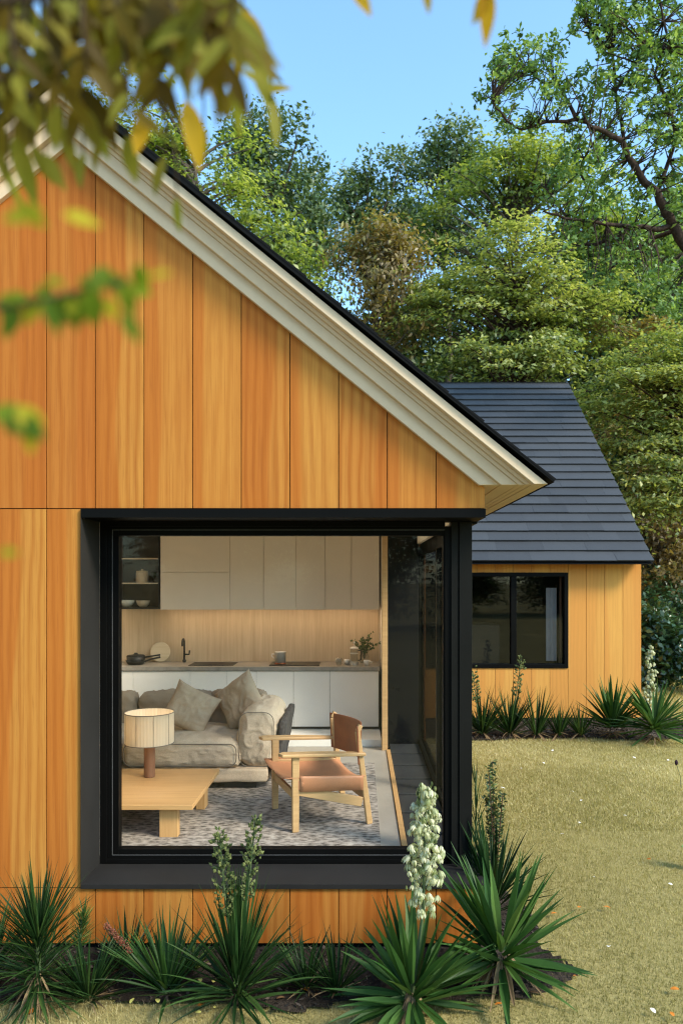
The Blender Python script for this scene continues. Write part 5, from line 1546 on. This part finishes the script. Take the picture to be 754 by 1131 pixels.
ends += br([(680, 99), (700, 70), (712, 50)], .025, .01, -.5)
ends += br([(675, 55), (650, 30), (640, 5)], .025, .01, .3)
circ = [(576, 66, 32), (549, 104, 26), (600, 60, 24), (556, 80, 22), (640, 92, 28), (612, 106, 18), (665, 25, 34), (700, 40, 40), (740, 20, 40), (735, 70, 36), (690, 78, 26), (712, 120, 32), (668, 125, 24), (745, 130, 34), (640, 160, 22), (676, 170, 24), (655, 195, 22),
        (735, 185, 34), (760, 220, 30), (700, 215, 22), (655, 222, 24), (610, 205, 22), (640, 255, 20), (690, 270, 26), (668, 300, 22), (720, 290, 32), (750, 320, 34), (650, 5, 24), (690, -5, 30), (585, 135, 12), (560, 138, 10), (770, 60, 40), (770, 150, 40)]
cs = []; vv = []
for (a, b, rad) in circ:
    n_r = int(rad * rad * .030) + 4
    for k in range(n_r):
        an = rr.uniform(0, 6.283); rd = rad * math.sqrt(rr.random())
        c = P(a + rd * math.cos(an), b + rd * math.sin(an), OY + rr.gauss(-.2, .45)) - ob
        near = min(ends, key=lambda e: (e - c).length_squared)
        if (near - c).length < 1.4: tw.tube([near, near.lerp(c, .55) + Vector((rr.gauss(0, .06), rr.gauss(0, .06), rr.gauss(.03, .06))), c], [.014, .009, .005], 5, caps=False)
        m = rr.randint(11, 20); vb = rr.uniform(.1, .6)
        for _ in range(m):
            cs.append((c.x + rr.gauss(0, .068), c.y + rr.gauss(0, .068), c.z + rr.gauss(.02, .05))); vv.append(min(1, max(0, vb + rr.gauss(.1, .2))))
tw.build('trunk', M['bark_d'], ok, smooth=True)
cs = np.array(cs); nr = rng.normal(size=cs.shape) * .6 + np.array([0, -.1, .8])
np_mesh('crown', leaf_quads(cs, nr, rng.uniform(.085, .15, len(cs)), rng.uniform(.042, .07, len(cs))), 4, np.array(vv), M['lf_oak'], ok)

# trees behind the viewer: seen in the window reflections
for i, (x, y_, s, lb) in enumerate(((-15, -25, .72, 'mirrored in the left part of the near window'), (-7.5, -27, .8, 'mirrored left of the middle of the near window'), (-.5, -26, .75, 'mirrored in the middle of the near window'), (6.5, -28, .82, 'mirrored at the right of the near window'), (13, -26, .78, 'mirrored in the left pane of the far window'), (20, -28, .85, 'mirrored in the right pane of the far window'))):
    c = copy_tree(src); c.location = (x, y_, 0); c.scale = (s * 1.35, s, s); c.rotation_euler = (0, 0, 0.15 * (i % 3))
    c['label'] = 'dark evergreen ' + lb; c['group'] = 'trees in front of the houses, seen in the glass'

# ================================================================== OVERHANGING BRANCH
hg = empty('overhanging_tree', (-1.9, .25, 0), 0, 'olive-brown leafy branches hanging into the top left close to the camera', 'tree')
hb_ = Vector((-1.9, .25, 0))
tk = MB(); rr = random.Random(31)
tk.tube([(0, 0, -.2), (.05, .05, 1.2), (-.03, .1, 2.3), (.15, .2, 3.2), (.3, .2, 4.4)], [.14, .11, .09, .07, .04], 10)
limb = [Vector((.1, .18, 3.0)), Vector((.5, .3, 3.12)), Vector((1.1, .45, 3.02)), Vector((1.6, .5, 3.03)), Vector((2.15, .5, 2.98))]
tk.tube(limb, [.06, .045, .03, .02, .010], 8)
limb2 = [Vector((.1, .17, 2.9)), Vector((.7, .2, 2.90)), Vector((1.2, .2, 2.78)), Vector((1.62, .2, 2.62))]
tk.tube(limb2, [.04, .028, .018, .008], 8)
limb3 = [Vector((1.2, .2, 2.70)), Vector((1.5, .21, 2.59)), Vector((1.63, .21, 2.462)), Vector((1.69, .21, 2.452)), Vector((1.76, .21, 2.468))]
tk.tube(limb3, [.005, .004, .003, .0022, .0010], 7)
limb4 = [Vector((1.2, .2, 2.70)), Vector((1.45, .19, 2.52)), Vector((1.60, .18, 2.40)), Vector((1.66, .18, 2.378)), Vector((1.70, .18, 2.378))]
tk.tube(limb4, [.005, .0035, .0025, .0016, .0008], 7)
allb = limb + limb2
def leaf_shape(mb, p, d, nrm, L, Wd, v, curl=.15):
    d = Vector(d).normalized(); nrm = Vector(nrm); nrm = (nrm - d * nrm.dot(d)).normalized(); s = d.cross(nrm)
    vs = []; ns = 7
    for i in range(ns + 1):
        t_ = i / ns; wd = Wd / 2 * (math.sin(math.pi * min(1, .03 + .97 * t_) ** .85)) ** .85 if 0 < t_ < 1 else .0008
        c = Vector(p) + d * (L * t_) - nrm * (curl * L * t_ * t_)
        vs += [c - s * wd + nrm * wd * .22, c, c + s * wd + nrm * wd * .22]
    fs_ = []
    for i in range(ns):
        b = i * 3; fs_ += [(b, b + 3, b + 4, b + 1), (b + 1, b + 4, b + 5, b + 2)]
    mb.add(vs, fs_, v)
near_l, near_g = MB(), MB()
def hang_leaf(px, py, Y, Lpx, ang, v, mb=None, Wf=.34):
    """leaf whose stalk end is at (px,py); ang in degrees, 90 = straight down, 0 = to the right"""
    mb = mb or near_l
    p = P(px, py, Y) - hb_; s = Y / F; a = R(ang)
    d = Vector((math.cos(a), rr.uniform(-.4, .4), -math.sin(a)))
    nrm = Vector((rr.uniform(-.6, .6), -1, rr.uniform(-.1, .7)))
    L = Lpx * s
    leaf_shape(mb, p, d, nrm, L, L * Wf * rr.uniform(.8, 1.15), v, rr.uniform(.0, .25))
    return p
# dense upper-left mass on hanging twigs
for k in range(29):
    x0 = rr.uniform(-50, 262); y0 = -30; Y = rr.uniform(.62, .95)
    x1 = x0 + rr.uniform(-25, 35); y1 = (rr.uniform(20, 135) if x0 < 130 else rr.uniform(0, 95))
    pts = [P(x0, y0, Y) - hb_, P((x0 + x1) / 2 + rr.uniform(-8, 8), (y0 + y1) / 2, Y + rr.uniform(-.02, .02)) - hb_, P(x1, y1, Y) - hb_]
    near = min(allb, key=lambda e: (e - pts[0]).length)
    tk.tube([near] + pts, [.004, .0026, .002, .0012], 5)
    nl = rr.randint(7, 11)
    for i in range(nl):
        f = (i + .6) / nl
        q = pts[0].lerp(pts[1], f * 2) if f < .5 else pts[1].lerp(pts[2], f * 2 - 1)
        w_ = q + hb_; px = CX + w_.x * F / w_.y; py = CY - (w_.z - CAMZ) * F / w_.y
        hang_leaf(px, py, w_.y, rr.uniform(40, 72), 90 + rr.choice((-1, 1)) * rr.uniform(5, 65), rr.choice((.05, .2, .3, .4, .5, .65, .72)))
# single leaves read off the photograph
for (px, py, Y, L, a, v) in ((265, 100, .85, 46, 100, .66), (300, 112, .95, 48, 82, .6), (290, 100, .95, 32, -5, .78), (286, 92, .95, 26, 215, .6), (288, 95, .95, 40, 60, .72), (92, 168, .8, 46, 92, .66), (182, 172, .85, 50, 100, .55), (195, 218, .85, 36, 88, .68), (205, 110, .8, 70, 78, .9),
                             (275, 60, .9, 44, 40, .5), (283, 70, .9, 40, 75, .62), (262, 85, .9, 44, 110, .45), (240, 95, .9, 46, 70, .3), (225, 140, .85, 42, 95, .6), (160, 128, .8, 56, 95, .9), (140, 150, .8, 50, 80, .62), (112, 150, .8, 44, 100, .5), (28, 120, .8, 54, 100, .4), (70, 140, .8, 50, 75, .55), (0, 130, .8, 50, 95, .3), (20, 95, .8, 64, 80, .3), (45, 105, .8, 60, 105, .45), (60, 112, .85, 56, 85, .6), (85, 118, .8, 50, 95, .35), (100, 125, .8, 46, 70, .66), (-4, 165, .75, 48, 70, .5), (35, 160, .75, 46, 60, .62), (120, 112, .85, 52, 88, .3), (390, -14, .8, 42, 62, .9), (536, -22, .8, 60, 82, .97), (545, -20, .8, 44, 120, .9), (470, -16, .8, 26, 80, .9), (268, 10, .8, 60, 62, .9), (250, 5, .8, 66, 75, .85), (255, 20, .75, 55, 80, .35), (15, 150, .75, 70, 75, .6), (50, 170, .75, 50, 60, .68), (10, 190, .7, 40, 80, .7)):
    p = hang_leaf(px, py, Y, L, a, v)
    near = min(allb, key=lambda e: (e - p).length)
    up = p + Vector((0, 0, max(.02, 2.96 - p.z) * .6))
    tk.tube([near, Vector((p.x, p.y, max(p.z, 2.62) + .05)), p], [.003, .0018, .0009], 5)
# close blurred green sprigs
for k in range(24):
    f = rr.random(); px = 4 + 150 * f; py = 338 - 34 * f + rr.gauss(0, 9)
    hang_leaf(px, py, .46, rr.uniform(22, 40), rr.uniform(10, 150), rr.uniform(.05, 1) ** 1.2, near_g, .6)
for (px, py, L, a, v) in ((100, 318, 40, 90, .25), (52, 330, 40, 70, .1), (135, 345, 36, 60, .2), (10, 460, 46, 30, .08), (-8, 452, 50, 20, .3), (22, 448, 42, 60, .9), (30, 470, 30, 80, .95), (48, 236, 50, 180, .8), (70, 236, 40, 10, .9), (20, 225, 40, 40, .7), (5, 470, 40, 10, .1), (0, 610, 20, 0, .6), (165, 305, 28, 0, .95)):
    hang_leaf(px, py, .43, L, a, v, near_g, .6)
tk.build('trunk', M['twig'], hg, smooth=True)
near_l.build('hanging_leaves', M['lf_near'], hg, smooth=True)
near_g.build('green_leaves', M['lf_near_g'], hg, smooth=True)
